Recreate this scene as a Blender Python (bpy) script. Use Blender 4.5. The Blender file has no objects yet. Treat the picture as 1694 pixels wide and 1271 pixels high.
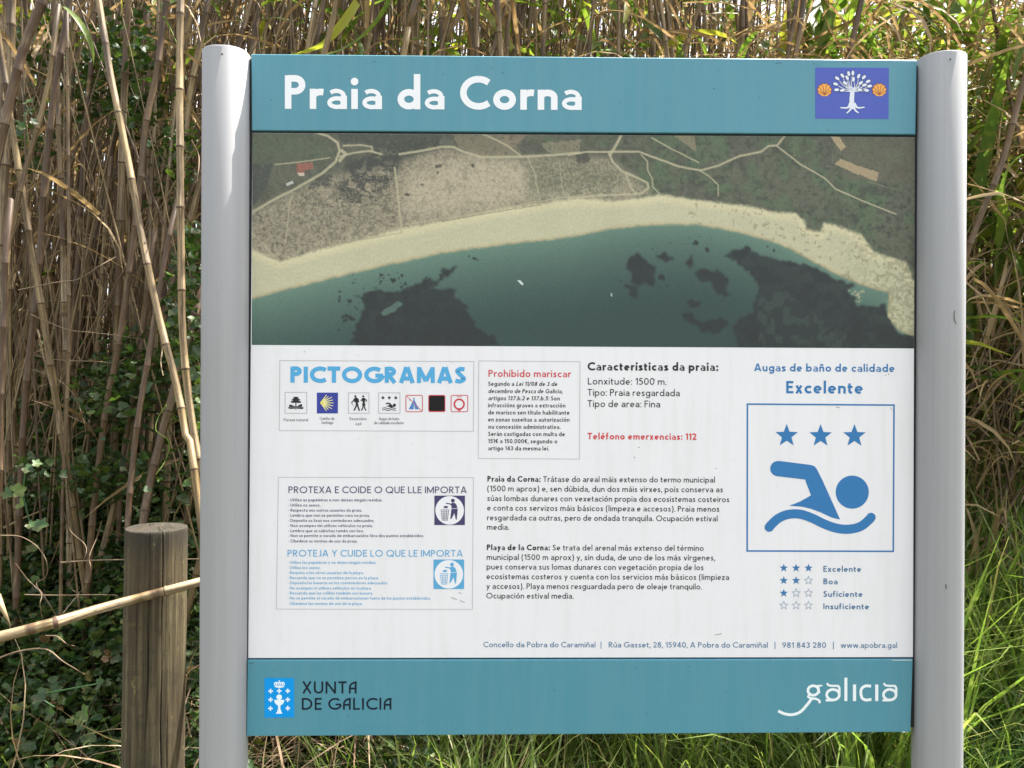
import bpy, math, random
import numpy as np
from mathutils import Vector, Matrix, Quaternion
from mathutils.geometry import tessellate_polygon

SC = bpy.context.scene
R = math.radians
rnd = random.Random(7)
rs = np.random.RandomState(11)

# ------------------------------------------------------------------ camera
CAM = Vector((-0.1537, -1.4916, 1.4545))
YAW, PIT, ROL, FPX = -0.0160, -0.0019, -0.0047, 1371.0
def rot_matrix(y, p, r):
    cy, sy, cp, sp, cr, sr = math.cos(y), math.sin(y), math.cos(p), math.sin(p), math.cos(r), math.sin(r)
    return (Matrix(((cy, -sy, 0), (sy, cy, 0), (0, 0, 1))) @ Matrix(((1, 0, 0), (0, cp, -sp), (0, sp, cp)))
            @ Matrix(((cr, 0, sr), (0, 1, 0), (-sr, 0, cr))))
RM = rot_matrix(YAW, PIT, ROL)
cd = bpy.data.cameras.new('camera'); cam = bpy.data.objects.new('camera', cd)
SC.collection.objects.link(cam); SC.camera = cam
right, fwd, up = RM.col[0], RM.col[1], RM.col[2]
M = Matrix((right, up, -fwd)).transposed().to_4x4(); M.translation = CAM
cam.matrix_world = M
cd.sensor_width = 36; cd.lens = FPX / 1694 * 36; cd.clip_end = 2000; cd.clip_start = 0.02

# ------------------------------------------------------------------ light
SUN_EL, SUN_AZ = 64.0, 65.0            # azimuth clockwise from +Y (behind the sign); 90 = right
w = bpy.data.worlds.new('World'); SC.world = w; w.use_nodes = True
nt = w.node_tree; nt.nodes.clear()
sky = nt.nodes.new('ShaderNodeTexSky'); sky.sky_type = 'NISHITA'; sky.sun_disc = False
sky.sun_elevation = R(SUN_EL); sky.sun_rotation = R(SUN_AZ)
sky.air_density = 1.0; sky.dust_density = 3.0; sky.ozone_density = 1.0
bg = nt.nodes.new('ShaderNodeBackground'); bg.inputs['Strength'].default_value = 0.15
wo = nt.nodes.new('ShaderNodeOutputWorld')
hs = nt.nodes.new('ShaderNodeHueSaturation'); hs.inputs['Saturation'].default_value = 0.32   # thin bright haze
nt.links.new(sky.outputs[0], hs.inputs['Color']); nt.links.new(hs.outputs[0], bg.inputs[0]); nt.links.new(bg.outputs[0], wo.inputs[0])
sd = bpy.data.lights.new('sun', 'SUN'); sd.energy = 5.0; sd.angle = R(0.55); sd.color = (1.0, 0.95, 0.87)
sun = bpy.data.objects.new('sun', sd); SC.collection.objects.link(sun)
to_sun = Vector((math.cos(R(SUN_EL)) * math.sin(R(SUN_AZ)), math.cos(R(SUN_EL)) * math.cos(R(SUN_AZ)), math.sin(R(SUN_EL))))
sun.rotation_euler = to_sun.to_track_quat('Z', 'Y').to_euler(); sun.location = (3, 1, 6)
SC.view_settings.view_transform = 'Standard'; SC.view_settings.look = 'None'
SC.view_settings.exposure = 1.74; SC.view_settings.gamma = 1.0; SC.view_settings.use_curve_mapping = False
SC.render.engine = 'CYCLES'
SC.cycles.max_bounces = 6; SC.cycles.diffuse_bounces = 3; SC.cycles.transmission_bounces = 3; SC.cycles.transparent_max_bounces = 6

# ------------------------------------------------------------------ helpers
def lin(r, g, b):
    f = lambda c: (c / 255 / 12.92) if c / 255 <= 0.04045 else ((c / 255 + 0.055) / 1.055) ** 2.4
    return (f(r), f(g), f(b))

def spot(px, py, Y=0.0):
    """surveyed point: where the sight line through photo position (px, py) meets the vertical plane y = Y"""
    d = RM @ Vector(((px - 847) / FPX, 1.0, -(py - 635.5) / FPX))
    t = (Y - CAM.y) / d.y
    return CAM + d * t

def link(name, me, mats=(), parent=None):
    o = bpy.data.objects.new(name, me); SC.collection.objects.link(o)
    if me is not None:
        for m in mats: me.materials.append(m)
    if parent is not None: o.parent = parent
    return o
def tag(o, label=None, cat=None, group=None, kind=None):
    for k, v in (('label', label), ('category', cat), ('group', group), ('kind', kind)):
        if v: o[k] = v
    return o
def empty(name, loc):
    o = bpy.data.objects.new(name, None); SC.collection.objects.link(o); o.location = loc; o.empty_display_size = 0.1
    return o

def np_mesh(name, V, F, smooth=True, matidx=None, attrs=None):
    """V (n,3), F (m,k) same-size polygons"""
    V = np.asarray(V, dtype=np.float32); F = np.asarray(F, dtype=np.int32)
    me = bpy.data.meshes.new(name)
    me.vertices.add(len(V)); me.vertices.foreach_set('co', V.ravel())
    k = F.shape[1]
    me.loops.add(F.size); me.loops.foreach_set('vertex_index', F.ravel())
    me.polygons.add(len(F)); me.polygons.foreach_set('loop_start', np.arange(len(F), dtype=np.int32) * k)
    me.polygons.foreach_set('use_smooth', np.full(len(F), smooth))
    if matidx is not None: me.polygons.foreach_set('material_index', np.asarray(matidx, dtype=np.int32))
    me.update(calc_edges=True)
    for nm, typ, data in (attrs or []):
        a = me.attributes.new(nm, typ, 'POINT')
        a.data.foreach_set({'FLOAT': 'value', 'FLOAT_VECTOR': 'vector', 'FLOAT_COLOR': 'color'}[typ], np.asarray(data, dtype=np.float32).ravel())
    return me

# ---- node helpers
def new_mat(name):
    m = bpy.data.materials.new(name); m.use_nodes = True
    t = m.node_tree; b = t.nodes['Principled BSDF']
    return m, t, b
def nn(t, typ, **kw):
    n = t.nodes.new(typ)
    for k, v in kw.items():
        if k in n.inputs: n.inputs[k].default_value = v
        else: setattr(n, k, v)
    return n
def coords(t, kind='Object', scale=(1, 1, 1), attr=None):
    if attr: s = nn(t, 'ShaderNodeAttribute', attribute_name=attr).outputs['Vector']
    else: s = t.nodes.new('ShaderNodeTexCoord').outputs[kind]
    mp = nn(t, 'ShaderNodeMapping', Scale=scale); t.links.new(s, mp.inputs['Vector'])
    return mp.outputs[0]
def noise(t, vec, scale, detail=4, rough=0.6):
    n = nn(t, 'ShaderNodeTexNoise', Scale=scale, Detail=detail, Roughness=rough); t.links.new(vec, n.inputs['Vector'])
    return n.outputs['Fac']
def ramp(t, fac, stops):
    n = t.nodes.new('ShaderNodeValToRGB'); e = n.color_ramp.elements
    while len(e) < len(stops): e.new(0.5)
    for el, (p, c) in zip(e, stops): el.position = p; el.color = (*c, 1) if len(c) == 3 else c
    t.links.new(fac, n.inputs[0]); return n.outputs[0]
def mix(t, fac, a, b, mode='MIX'):
    n = t.nodes.new('ShaderNodeMix'); n.data_type = 'RGBA'; n.blend_type = mode
    for s, v in ((n.inputs[0], fac), (n.inputs[6], a), (n.inputs[7], b)):
        if isinstance(v, (int, float)): s.default_value = v
        elif isinstance(v, tuple): s.default_value = (*v, 1)
        else: t.links.new(v, s)
    return n.outputs[2]
def math_n(t, op, a, b=None):
    n = nn(t, 'ShaderNodeMath', operation=op)
    for i, v in enumerate((a, b)):
        if v is None: continue
        if isinstance(v, (int, float)): n.inputs[i].default_value = v
        else: t.links.new(v, n.inputs[i])
    return n.outputs[0]
def bump(t, b, h, strength, dist):
    n = nn(t, 'ShaderNodeBump', Strength=strength, Distance=dist); t.links.new(h, n.inputs['Height']); t.links.new(n.outputs[0], b.inputs['Normal'])
def tint_of(t):
    a = nn(t, 'ShaderNodeAttribute', attribute_name='tint').outputs['Fac']
    o = t.nodes.new('ShaderNodeObjectInfo').outputs['Random']
    own = math_n(t, 'LESS_THAN', a, 1.5)      # 2 + tint: a colour of its own, no random shift
    return math_n(t, 'FRACT', math_n(t, 'ADD', a, math_n(t, 'MULTIPLY', o, own)))

# ------------------------------------------------------------------ materials
def mat_cane(name, dark=1.0):
    m, t, b = new_mat(name)
    v = coords(t, attr='cuv', scale=(130, 130, 2.2)); n1 = noise(t, v, 1.6, 6, 0.7)
    v2 = coords(t, attr='cuv', scale=(40, 40, 7)); n2 = noise(t, v2, 1.5, 5, 0.75)
    ti = tint_of(t)
    base = ramp(t, ti, [(0.0, (0.52, 0.41, 0.26)), (0.06, (0.44, 0.32, 0.16)), (0.14, (0.33, 0.235, 0.095)), (0.3, (0.22, 0.15, 0.06)), (0.5, (0.38, 0.285, 0.14)), (0.62, (0.16, 0.10, 0.045)), (0.8, (0.085, 0.045, 0.024)), (0.9, (0.24, 0.17, 0.08)), (1.0, (0.52, 0.41, 0.26))])
    c = mix(t, ramp(t, n1, [(0.40, (0, 0, 0)), (0.60, (.9,) * 3)]), base, (0.085, 0.05, 0.026))
    c = mix(t, ramp(t, n2, [(0.52, (0, 0, 0)), (0.66, (0.45,) * 3)]), c, (0.36, 0.27, 0.15))
    n3 = noise(t, coords(t, attr='cuv', scale=(22, 22, 3.5)), 1.0, 5, 0.7)
    c = mix(t, ramp(t, n3, [(0.50, (0, 0, 0)), (0.62, (0.8,) * 3)]), c, (0.045, 0.028, 0.016))
    n5 = noise(t, coords(t, attr='cuv', scale=(300, 300, 60)), 1.0, 3, 0.7)
    c = mix(t, ramp(t, n5, [(0.56, (0, 0, 0)), (0.66, (0.7,) * 3)]), c, (0.05, 0.035, 0.022))
    if dark != 1.0: c = mix(t, 1.0, c, (dark, dark, dark), 'MULTIPLY')
    t.links.new(c, b.inputs['Base Color']); b.inputs['Roughness'].default_value = 0.55
    bump(t, b, n1, 0.5, 0.0015)
    return m
def mat_flat(name, col, rough=0.6, metal=0.0):
    m, t, b = new_mat(name); b.inputs['Base Color'].default_value = (*col, 1); b.inputs['Roughness'].default_value = rough
    b.inputs['Metallic'].default_value = metal
    return m
def mat_leaf(name, stops, transl=0.4, rough=0.45, through=(1.25, 1.35, 0.7)):
    m, t, b = new_mat(name)
    c = ramp(t, tint_of(t), stops)
    n = noise(t, coords(t, 'Object'), 35, 3, 0.6)
    c = mix(t, ramp(t, n, [(0.45, (0, 0, 0)), (0.8, (0.5,) * 3)]), c, stops[-1][1])
    t.links.new(c, b.inputs['Base Color']); b.inputs['Roughness'].default_value = rough
    tr = t.nodes.new('ShaderNodeBsdfTranslucent'); t.links.new(mix(t, 1.0, c, through, 'MULTIPLY'), tr.inputs[0])
    ms = nn(t, 'ShaderNodeMixShader', Fac=transl); o = t.nodes['Material Output']
    t.links.new(b.outputs[0], ms.inputs[1]); t.links.new(tr.outputs[0], ms.inputs[2]); t.links.new(ms.outputs[0], o.inputs[0])
    return m
CANE = mat_cane('reed_cane')
NODE = mat_flat('reed_node', (0.075, 0.042, 0.022), 0.7)
LEAFG = mat_leaf('reed_leaf_green', [(0, (0.05, 0.10, 0.022)), (0.45, (0.10, 0.175, 0.035)), (0.8, (0.18, 0.25, 0.05)), (1, (0.36, 0.34, 0.06))], 0.5)
LEAFD = mat_leaf('reed_leaf_dry', [(0, (0.42, 0.30, 0.14)), (0.4, (0.27, 0.175, 0.08)), (0.8, (0.34, 0.24, 0.12)), (1, (0.52, 0.40, 0.23))], 0.4, 0.6, (1.05, 1.0, 0.9))
IVY = mat_leaf('undergrowth_leaf', [(0, (0.020, 0.050, 0.014)), (0.45, (0.036, 0.085, 0.02)), (0.8, (0.07, 0.135, 0.025)), (0.92, (0.12, 0.18, 0.03)), (0.97, (0.17, 0.12, 0.04)), (1, (0.16, 0.09, 0.04))], 0.3, 0.5)
GRASS = mat_leaf('grass_blade', [(0, (0.075, 0.14, 0.028)), (0.5, (0.16, 0.26, 0.05)), (0.85, (0.26, 0.36, 0.085)), (0.93, (0.34, 0.34, 0.13)), (1, (0.48, 0.40, 0.22))], 0.55, 0.45)
FENNEL = mat_leaf('feathery_leaf', [(0, (0.03, 0.085, 0.03)), (1, (0.05, 0.12, 0.035))], 0.3, 0.6)
TWIG = mat_flat('dry_twig', (0.20, 0.14, 0.085), 0.8)

# wood of the bollard post
WOOD, t, b = new_mat('weathered_wood')
v = coords(t, 'Object', (38, 38, 1.3)); n1 = noise(t, v, 1.8, 10, 0.75)
n2 = noise(t, coords(t, 'Object', (1, 1, 1)), 5.0, 4, 0.6)
c = ramp(t, n1, [(0.34, (0.018, 0.013, 0.008)), (0.46, (0.06, 0.045, 0.022)), (0.58, (0.13, 0.10, 0.05)), (0.74, (0.26, 0.21, 0.12))])
c = mix(t, ramp(t, n2, [(0.45, (0, 0, 0)), (0.75, (0.55,) * 3)]), c, (0.085, 0.072, 0.032))
sep = t.nodes.new('ShaderNodeSeparateXYZ'); t.links.new(t.nodes.new('ShaderNodeTexCoord').outputs['Object'], sep.inputs[0])
n4 = noise(t, coords(t, 'Object', (18, 18, 4)), 2.0, 3, .6)
topw = math_n(t, 'ADD', sep.outputs[2], math_n(t, 'MULTIPLY', n4, 0.05))
c = mix(t, ramp(t, topw, [(0.0, (0, 0, 0)), (1.0, (0, 0, 0))]) if False else math_n(t, 'MULTIPLY', math_n(t, 'SMOOTH_MIN', math_n(t, 'MAXIMUM', math_n(t, 'MULTIPLY', math_n(t, 'SUBTRACT', topw, 1.112), 18), 0.0), 1.0), 0.85), c, (0.03, 0.026, 0.018))
c = mix(t, ramp(t, nn(t, 'ShaderNodeAttribute', attribute_name='split').outputs['Fac'], [(0.30, (0, 0, 0)), (0.75, (1, 1, 1))]), c, (0.012, 0.009, 0.006))
nw = noise(t, coords(t, 'Object', (7, 7, 2.2)), 1.6, 5, .7)
c = mix(t, ramp(t, nw, [(0.48, (0, 0, 0)), (0.62, (0.65,) * 3)]), c, (0.06, 0.036, 0.018))
n8 = noise(t, coords(t, 'Object', (12, 12, 6)), 3, 6, .8)
c = mix(t, ramp(t, n8, [(0.60, (0, 0, 0)), (0.68, (0.55,) * 3)]), c, (0.30, 0.29, 0.10))
n7 = noise(t, coords(t, 'Object'), 28, 6, .75)
c = mix(t, ramp(t, n7, [(0.52, (0, 0, 0)), (0.66, (0.6,) * 3)]), c, (0.035, 0.03, 0.018))
n6 = noise(t, coords(t, 'Object', (90, 90, 1.5)), 1.5, 4, .7)
c = mix(t, ramp(t, n6, [(0.6, (0, 0, 0)), (0.68, (0.7,) * 3)]), c, (0.04, 0.028, 0.018))
t.links.new(c, b.inputs['Base Color']); b.inputs['Roughness'].default_value = 0.85
bump(t, b, n1, 1.0, 0.006)
CRACK = mat_flat('wood_crack', (0.012, 0.009, 0.006), 0.95)

# painted aluminium of the two sign posts
ALU, t, b = new_mat('anodised_aluminium')
n1 = noise(t, coords(t, 'Object', (60, 60, 0.8)), 1.0, 4, 0.6); n2 = noise(t, coords(t, 'Object'), 7, 4, 0.7)
c = ramp(t, n1, [(0.3, (0.30, 0.302, 0.31)), (0.7, (0.355, 0.355, 0.362))])
c = mix(t, ramp(t, n2, [(0.6, (0, 0, 0)), (0.8, (0.25,) * 3)]), c, (0.30, 0.29, 0.27))
sp = nn(t, 'ShaderNodeTexNoise', Scale=260.0, Detail=1.0); 
c = mix(t, ramp(t, sp.outputs[0], [(0.735, (0, 0, 0)), (0.76, (0.6,) * 3)]), c, (0.12, 0.11, 0.10))
t.links.new(c, b.inputs['Base Color']); b.inputs['Metallic'].default_value = 0.0; b.inputs['Roughness'].default_value = 0.65; b.inputs['Specular IOR Level'].default_value = 0.3
# teal lacquer
TEAL, t, b = new_mat('teal_lacquer')
n1 = noise(t, coords(t, 'Object', (1, 1, 1)), 3, 5, 0.65); n2 = noise(t, coords(t, 'Object'), 130, 2, 0.5)
c = ramp(t, n1, [(0.3, (0.066, 0.248, 0.325)), (0.7, (0.078, 0.270, 0.348))])
c = mix(t, ramp(t, n2, [(0.73, (0, 0, 0)), (0.76, (0.45,) * 3)]), c, (0.03, 0.05, 0.06))
n3 = noise(t, coords(t, 'Object', (22, 1, 1.5)), 2, 4, 0.7)
c = mix(t, ramp(t, n3, [(0.45, (0, 0, 0)), (0.8, (0.30,) * 3)]), c, (0.16, 0.30, 0.34))
t.links.new(c, b.inputs['Base Color']); b.inputs['Roughness'].default_value = 0.38
# white laminated print base
WHITE, t, b = new_mat('white_laminate')
n1 = noise(t, coords(t, 'Object', (1, 1, 1)), 6, 6, 0.7); n2 = noise(t, coords(t, 'Object'), 90, 2, 0.5); n3 = noise(t, coords(t, 'Object', (25, 1, 2)), 2, 3, 0.6)
c = ramp(t, n1, [(0.3, (0.765, 0.76, 0.79)), (0.7, (0.80, 0.79, 0.815))])
c = mix(t, ramp(t, n2, [(0.74, (0, 0, 0)), (0.80, (0.30,) * 3)]), c, (0.35, 0.33, 0.3))
c = mix(t, ramp(t, n3, [(0.50, (0, 0, 0)), (0.8, (0.35,) * 3)]), c, (0.64, 0.635, 0.61))
n4 = noise(t, coords(t, 'Object'), 45, 5, 0.8)
c = mix(t, ramp(t, n4, [(0.55, (0, 0, 0)), (0.75, (0.18,) * 3)]), c, (0.60, 0.60, 0.59))
t.links.new(c, b.inputs['Base Color']); b.inputs['Roughness'].default_value = 0.4
GAP_MARK_BLACK = mat_flat('gap_shade_and_mark_black', (0.012, 0.014, 0.016), 0.6)  # black for the shade in panel gaps, also for rivets and scratches
# ink: colour comes from the printed artwork itself
INK, t, b = new_mat('printing_ink')
a = nn(t, 'ShaderNodeAttribute', attribute_name='ink'); t.links.new(a.outputs['Color'], b.inputs['Base Color']); b.inputs['Roughness'].default_value = 0.45; b.inputs['Specular IOR Level'].default_value = 0.25
PHOTO, t, b = new_mat('printed_photograph')
a = nn(t, 'ShaderNodeAttribute', attribute_name='ink')
n1 = noise(t, coords(t, 'Object'), 260, 3, 0.7)
c = mix(t, 1.0, a.outputs['Color'], ramp(t, n1, [(0.3, (0.9,) * 3), (0.7, (1.1,) * 3)]), 'MULTIPLY')
t.links.new(c, b.inputs['Base Color']); b.inputs['Roughness'].default_value = 0.42; b.inputs['Specular IOR Level'].default_value = 0.3
# soil
SOIL, t, b = new_mat('soil')
n1 = noise(t, coords(t, 'Object'), 4, 8, 0.7); n2 = noise(t, coords(t, 'Object'), 60, 5, 0.7)
c = ramp(t, n1, [(0.35, (0.035, 0.028, 0.016)), (0.5, (0.06, 0.055, 0.022)), (0.7, (0.05, 0.075, 0.02))])
c = mix(t, ramp(t, n2, [(0.5, (0, 0, 0)), (0.7, (0.6,) * 3)]), c, (0.14, 0.10, 0.055))
t.links.new(c, b.inputs['Base Color']); b.inputs['Roughness'].default_value = 0.95; bump(t, b, n2, 0.7, 0.02)
LITTER = mat_leaf('straw_litter', [(0, (0.30, 0.21, 0.12)), (0.5, (0.17, 0.10, 0.055)), (1, (0.42, 0.32, 0.2))], 0.1, 0.8)

# ------------------------------------------------------------------ ground
def sstep(a, b, x):
    t = np.clip((x - a) / (b - a), 0, 1); return t * t * (3 - 2 * t)
def ground_z(x, y):
    x = np.asarray(x, float); y = np.asarray(y, float)
    s = sstep(0.2, 2.4, y); L = sstep(-0.3, -1.1, x) + 0.9 * sstep(0.8, 1.7, x)
    far = sstep(6.0, 14.0, y)
    return s * (0.34 + 0.22 * L) * (1 - far) - 0.35 * far + 0.02 * np.sin(x * 5 + 1) * np.cos(y * 4) * s + 0.012 * np.sin(x * 13) * np.sin(y * 11 + 2)
def gz(x, y): return float(ground_z(x, y))
ax = np.concatenate([-np.geomspace(900, 5, 22), np.linspace(-4.6, 4.6, 130), np.geomspace(5, 900, 22)])
ay = np.concatenate([-np.geomspace(900, 3.2, 22), np.linspace(-3, 6, 130), np.geomspace(6.2, 900, 26)])
gx, gy = np.meshgrid(ax, ay); n0, n1_ = gx.shape
V = np.stack([gx, gy, ground_z(gx, gy)], -1).reshape(-1, 3)
ii = np.arange(n0 * n1_).reshape(n0, n1_)
F = np.stack([ii[:-1, :-1], ii[:-1, 1:], ii[1:, 1:], ii[1:, :-1]], -1).reshape(-1, 4)
o = link('ground', np_mesh('ground', V, F), [SOIL]); tag(o, kind='structure')

# ================================================================== THE SIGN
sign = empty('information_board', (0, 0, 0))
tag(sign, 'beach information board with teal header and footer between two silver posts', 'sign')

def box_mesh(name, x0, x1, y0, y1, z0, z1, bev=0.0):
    return quad_box(name, [(x0, z1), (x1, z1), (x1, z0), (x0, z0)], y0, y1, bev)
def quad_box(name, q, y0, y1, bev=0.001):
    """q: four (x,z) corners of the front face clockwise from top left; bevelled front edge"""
    cx = sum(p[0] for p in q) / 4; cz = sum(p[1] for p in q) / 4
    ins = [(p[0] + (bev if p[0] < cx else -bev), p[1] + (bev if p[1] < cz else -bev)) for p in q]
    V = [(x, y0, z) for x, z in ins] + [(x, y0 + bev, z) for x, z in q] + [(x, y1, z) for x, z in q]
    F = [(0, 3, 2, 1)]
    for r_ in (0, 4):
        for i in range(4):
            j = (i + 1) % 4; F.append((r_ + i, r_ + j, r_ + 4 + j, r_ + 4 + i))
    F.append((8, 9, 10, 11))
    me = bpy.data.meshes.new(name); me.from_pydata(V, [], F); me.update()
    return me
def pq(pts, Y): return [(spot(x, y, Y).x, spot(x, y, Y).z) for x, y in pts]

def sign_post(cx, top, side):
    n = 48; rx, ry, ex = 0.0405, 0.042, 2.25
    a = np.linspace(0, 2 * np.pi, n, endpoint=False); c, s = np.cos(a), np.sin(a)
    prof = np.stack([rx * np.sign(c) * abs(c) ** (2 / ex), ry * np.sign(s) * abs(s) ** (2 / ex)], -1)
    zs = [-0.25, 0.3, 0.9, 1.5, top - 0.0015, top]; sc_ = [1, 1, 1, 1, 1, 0.975]
    V, F = [], []
    for z, k in zip(zs, sc_): V += [(cx + p[0] * k, p[1] * k, z) for p in prof]
    for r_ in range(len(zs) - 1):
        for i in range(n):
            j = (i + 1) % n; F.append((r_ * n + i, r_ * n + j, (r_ + 1) * n + j, (r_ + 1) * n + i))
    me = bpy.data.meshes.new('post'); me.from_pydata(V, [], F); me.update()
    for p in me.polygons: p.use_smooth = True
    o = link('post', me, [ALU], sign)
    ring = [(cx + p[0] * 0.97, p[1] * 0.97, top - 0.001) for p in prof] + [(cx + p[0] * 0.955, p[1] * 0.955, top + 0.0008) for p in prof]
    F = [(i, (i + 1) % n, n + (i + 1) % n, n + i) for i in range(n)] + [tuple(range(n, 2 * n))]
    me = bpy.data.meshes.new('post_cap'); me.from_pydata(ring, [], F); me.update()
    link('post_cap', me, [ALU], o)
    # small drain screw near the top of the post
    sx = cx - side * 0.006; V, F = [(sx, -0.0435, top - 0.017)], []
    for i in range(10): V.append((sx + 0.0016 * math.cos(i * 0.6283), -0.0429, top - 0.017 + 0.0016 * math.sin(i * 0.6283)))
    for i in range(10): F.append((0, 1 + (i + 1) % 10, 1 + i))
    me = bpy.data.meshes.new('rivet'); me.from_pydata(V, [], F); link('rivet', me, [GAP_MARK_BLACK], o)
sign_post(-0.6430, 0.82 + 1.2195, -1)
sign_post(0.6452, 0.82 + 1.2245, 1)

def post_mark(cx, side_pts, parent):
    V, F = [], []
    for i in range(len(side_pts) - 1):
        (a0, z0), (a1, z1) = side_pts[i], side_pts[i + 1]; b0 = len(V)
        for a, z in ((a0, z0), (a0 + .03, z0), (a1 + .03, z1), (a1, z1)): V.append((cx + .0416 * math.sin(a), -.0432 * math.cos(a), z))
        F.append((b0, b0 + 1, b0 + 2, b0 + 3))
    me = bpy.data.meshes.new('scratch'); me.from_pydata(V, [], F); link('scratch', me, [GAP_MARK_BLACK], parent)
PL, PR = [o for o in SC.objects if o.name.startswith('post') and 'cap' not in o.name]
post_mark(.6452, [(.10, 1.585), (.06, 1.578), (.09, 1.568), (.16, 1.562)], PR); post_mark(.6452, [(-.22, 1.102), (-.20, 1.094)], PR); post_mark(-.643, [(.62, 1.601), (.63, 1.594)], PL)
back = link('gap_shade_backing', box_mesh('gap_shade_backing', -0.606, 0.610, 0.004, 0.024, 0.83, 2.034, 0.0005), [GAP_MARK_BLACK], sign)  # black box behind the panels, its colour stands in for shade in the gaps
YH, YM = -0.003, 0.0
header = link('header_panel', quad_box('header_panel', pq([(415.5, 89.5), (1517.0, 99.5), (1514.8, 222.5), (416.5, 216.0)], YH), YH, 0.0225, 0.0012), [TEAL], sign)
mainp = link('main_panel', quad_box('main_panel', pq([(417.6, 220.0), (1513.5, 227.0), (1510.5, 1087.5), (410.5, 1089.0)], YM), YM, 0.0035, 0.0004), [WHITE], sign)
footer = link('footer_panel', quad_box('footer_panel', pq([(409.3, 1092.3), (1510.5, 1090.8), (1506.6, 1211.5), (407.5, 1218.5)], YH), YH, 0.0225, 0.0012), [TEAL], sign)

# ------------------------------------------------------------------ printing: strokes and fills on the panel plane
class Ink:
    """flat print; positions in surveyed photo coordinates, laid on plane y = Y"""
    def __init__(s, Y, layer=0): s.V, s.F, s.C, s.Y, s.k, s.layer = [], [], [], Y, 0, layer
    def _y(s, lift):
        s.k += 1; return s.Y - 0.0003 - 0.00012 * (s.layer + lift) - 0.00001 * (s.k % 9)
    def _add(s, pts, faces, col, lift):
        y = s._y(lift); b0 = len(s.V)
        for p in pts:
            w = spot(p[0], p[1], s.Y); s.V.append((w.x, y, w.z))
        for f in faces: s.F.append(tuple(b0 + i for i in f)); s.C.append(col)
    def stroke(s, pts, wd, col, closed=False, lift=0, taper=None):
        pts = [p for i, p in enumerate(pts) if i == 0 or math.dist(p, pts[i - 1]) > 1e-4]
        n = len(pts)
        if n < 2: return
        out = []
        for i, p in enumerate(pts):
            a = pts[(i - 1) % n] if (closed or i > 0) else None; c = pts[(i + 1) % n] if (closed or i < n - 1) else None
            d = []
            if a is not None: d.append((p[0] - a[0], p[1] - a[1]))
            if c is not None: d.append((c[0] - p[0], c[1] - p[1]))
            d = [(x / (math.hypot(x, y) + 1e-9), y / (math.hypot(x, y) + 1e-9)) for x, y in d]
            nx, ny = -sum(q[1] for q in d), sum(q[0] for q in d); L = math.hypot(nx, ny) + 1e-9; nx /= L; ny /= L
            m = 1.0
            if len(d) == 2: m = 1 / max(0.5, abs(nx * -d[0][1] + ny * d[0][0]))
            h = wd / 2 * m * (taper(i / (n - 1)) if taper else 1)
            out.append((p[0] + nx * h, p[1] + ny * h)); out.append((p[0] - nx * h, p[1] - ny * h))
        F = [(2 * i, 2 * i + 1, 2 * i + 3, 2 * i + 2) for i in range(n - 1)]
        if closed: F.append((2 * n - 2, 2 * n - 1, 1, 0))
        s._add(out, F, col, lift)
    def poly(s, pts, col, lift=0):
        tr = tessellate_polygon([[Vector((p[0], p[1], 0)) for p in pts]])
        s._add(pts, tr, col, lift)
    def rect(s, x0, y0, x1, y1, col, lift=0): s.poly([(x0, y0), (x1, y0), (x1, y1), (x0, y1)], col, lift)
    def disc(s, cx, cy, r, col, lift=0, n=28, ry=None): s.poly([(cx + r * math.cos(i * 2 * math.pi / n), cy + (ry or r) * math.sin(i * 2 * math.pi / n)) for i in range(n)], col, lift)
    def star(s, cx, cy, r, col, lift=0, hollow=0):
        P = [(cx + (r if i % 2 == 0 else r * 0.42) * math.sin(i * math.pi / 5), cy - (r if i % 2 == 0 else r * 0.42) * math.cos(i * math.pi / 5)) for i in range(10)]
        if hollow: s.stroke(P, hollow, col, True, lift)
        else: s.poly(P, col, lift)
    def build(s, name, parent, label=None):
        me = bpy.data.meshes.new(name); me.from_pydata(s.V, [], s.F)
        ca = me.color_attributes.new('ink', 'FLOAT_COLOR', 'CORNER')
        buf = np.ones((len(me.loops), 4), np.float32); li = 0
        for f, c in zip(s.F, s.C): buf[li:li + len(f), :3] = c; li += len(f)
        ca.data.foreach_set('color', buf.ravel()); me.update()
        bad = [p.index for p in me.polygons if p.normal.y > 0]
        if bad:
            for i in bad: me.polygons[i].flip()
        o = link(name, me, [INK], parent)
        if name == 'scuff_marks': o['kind'] = 'stuff'
        if label: o['label'] = label
        return o

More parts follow.
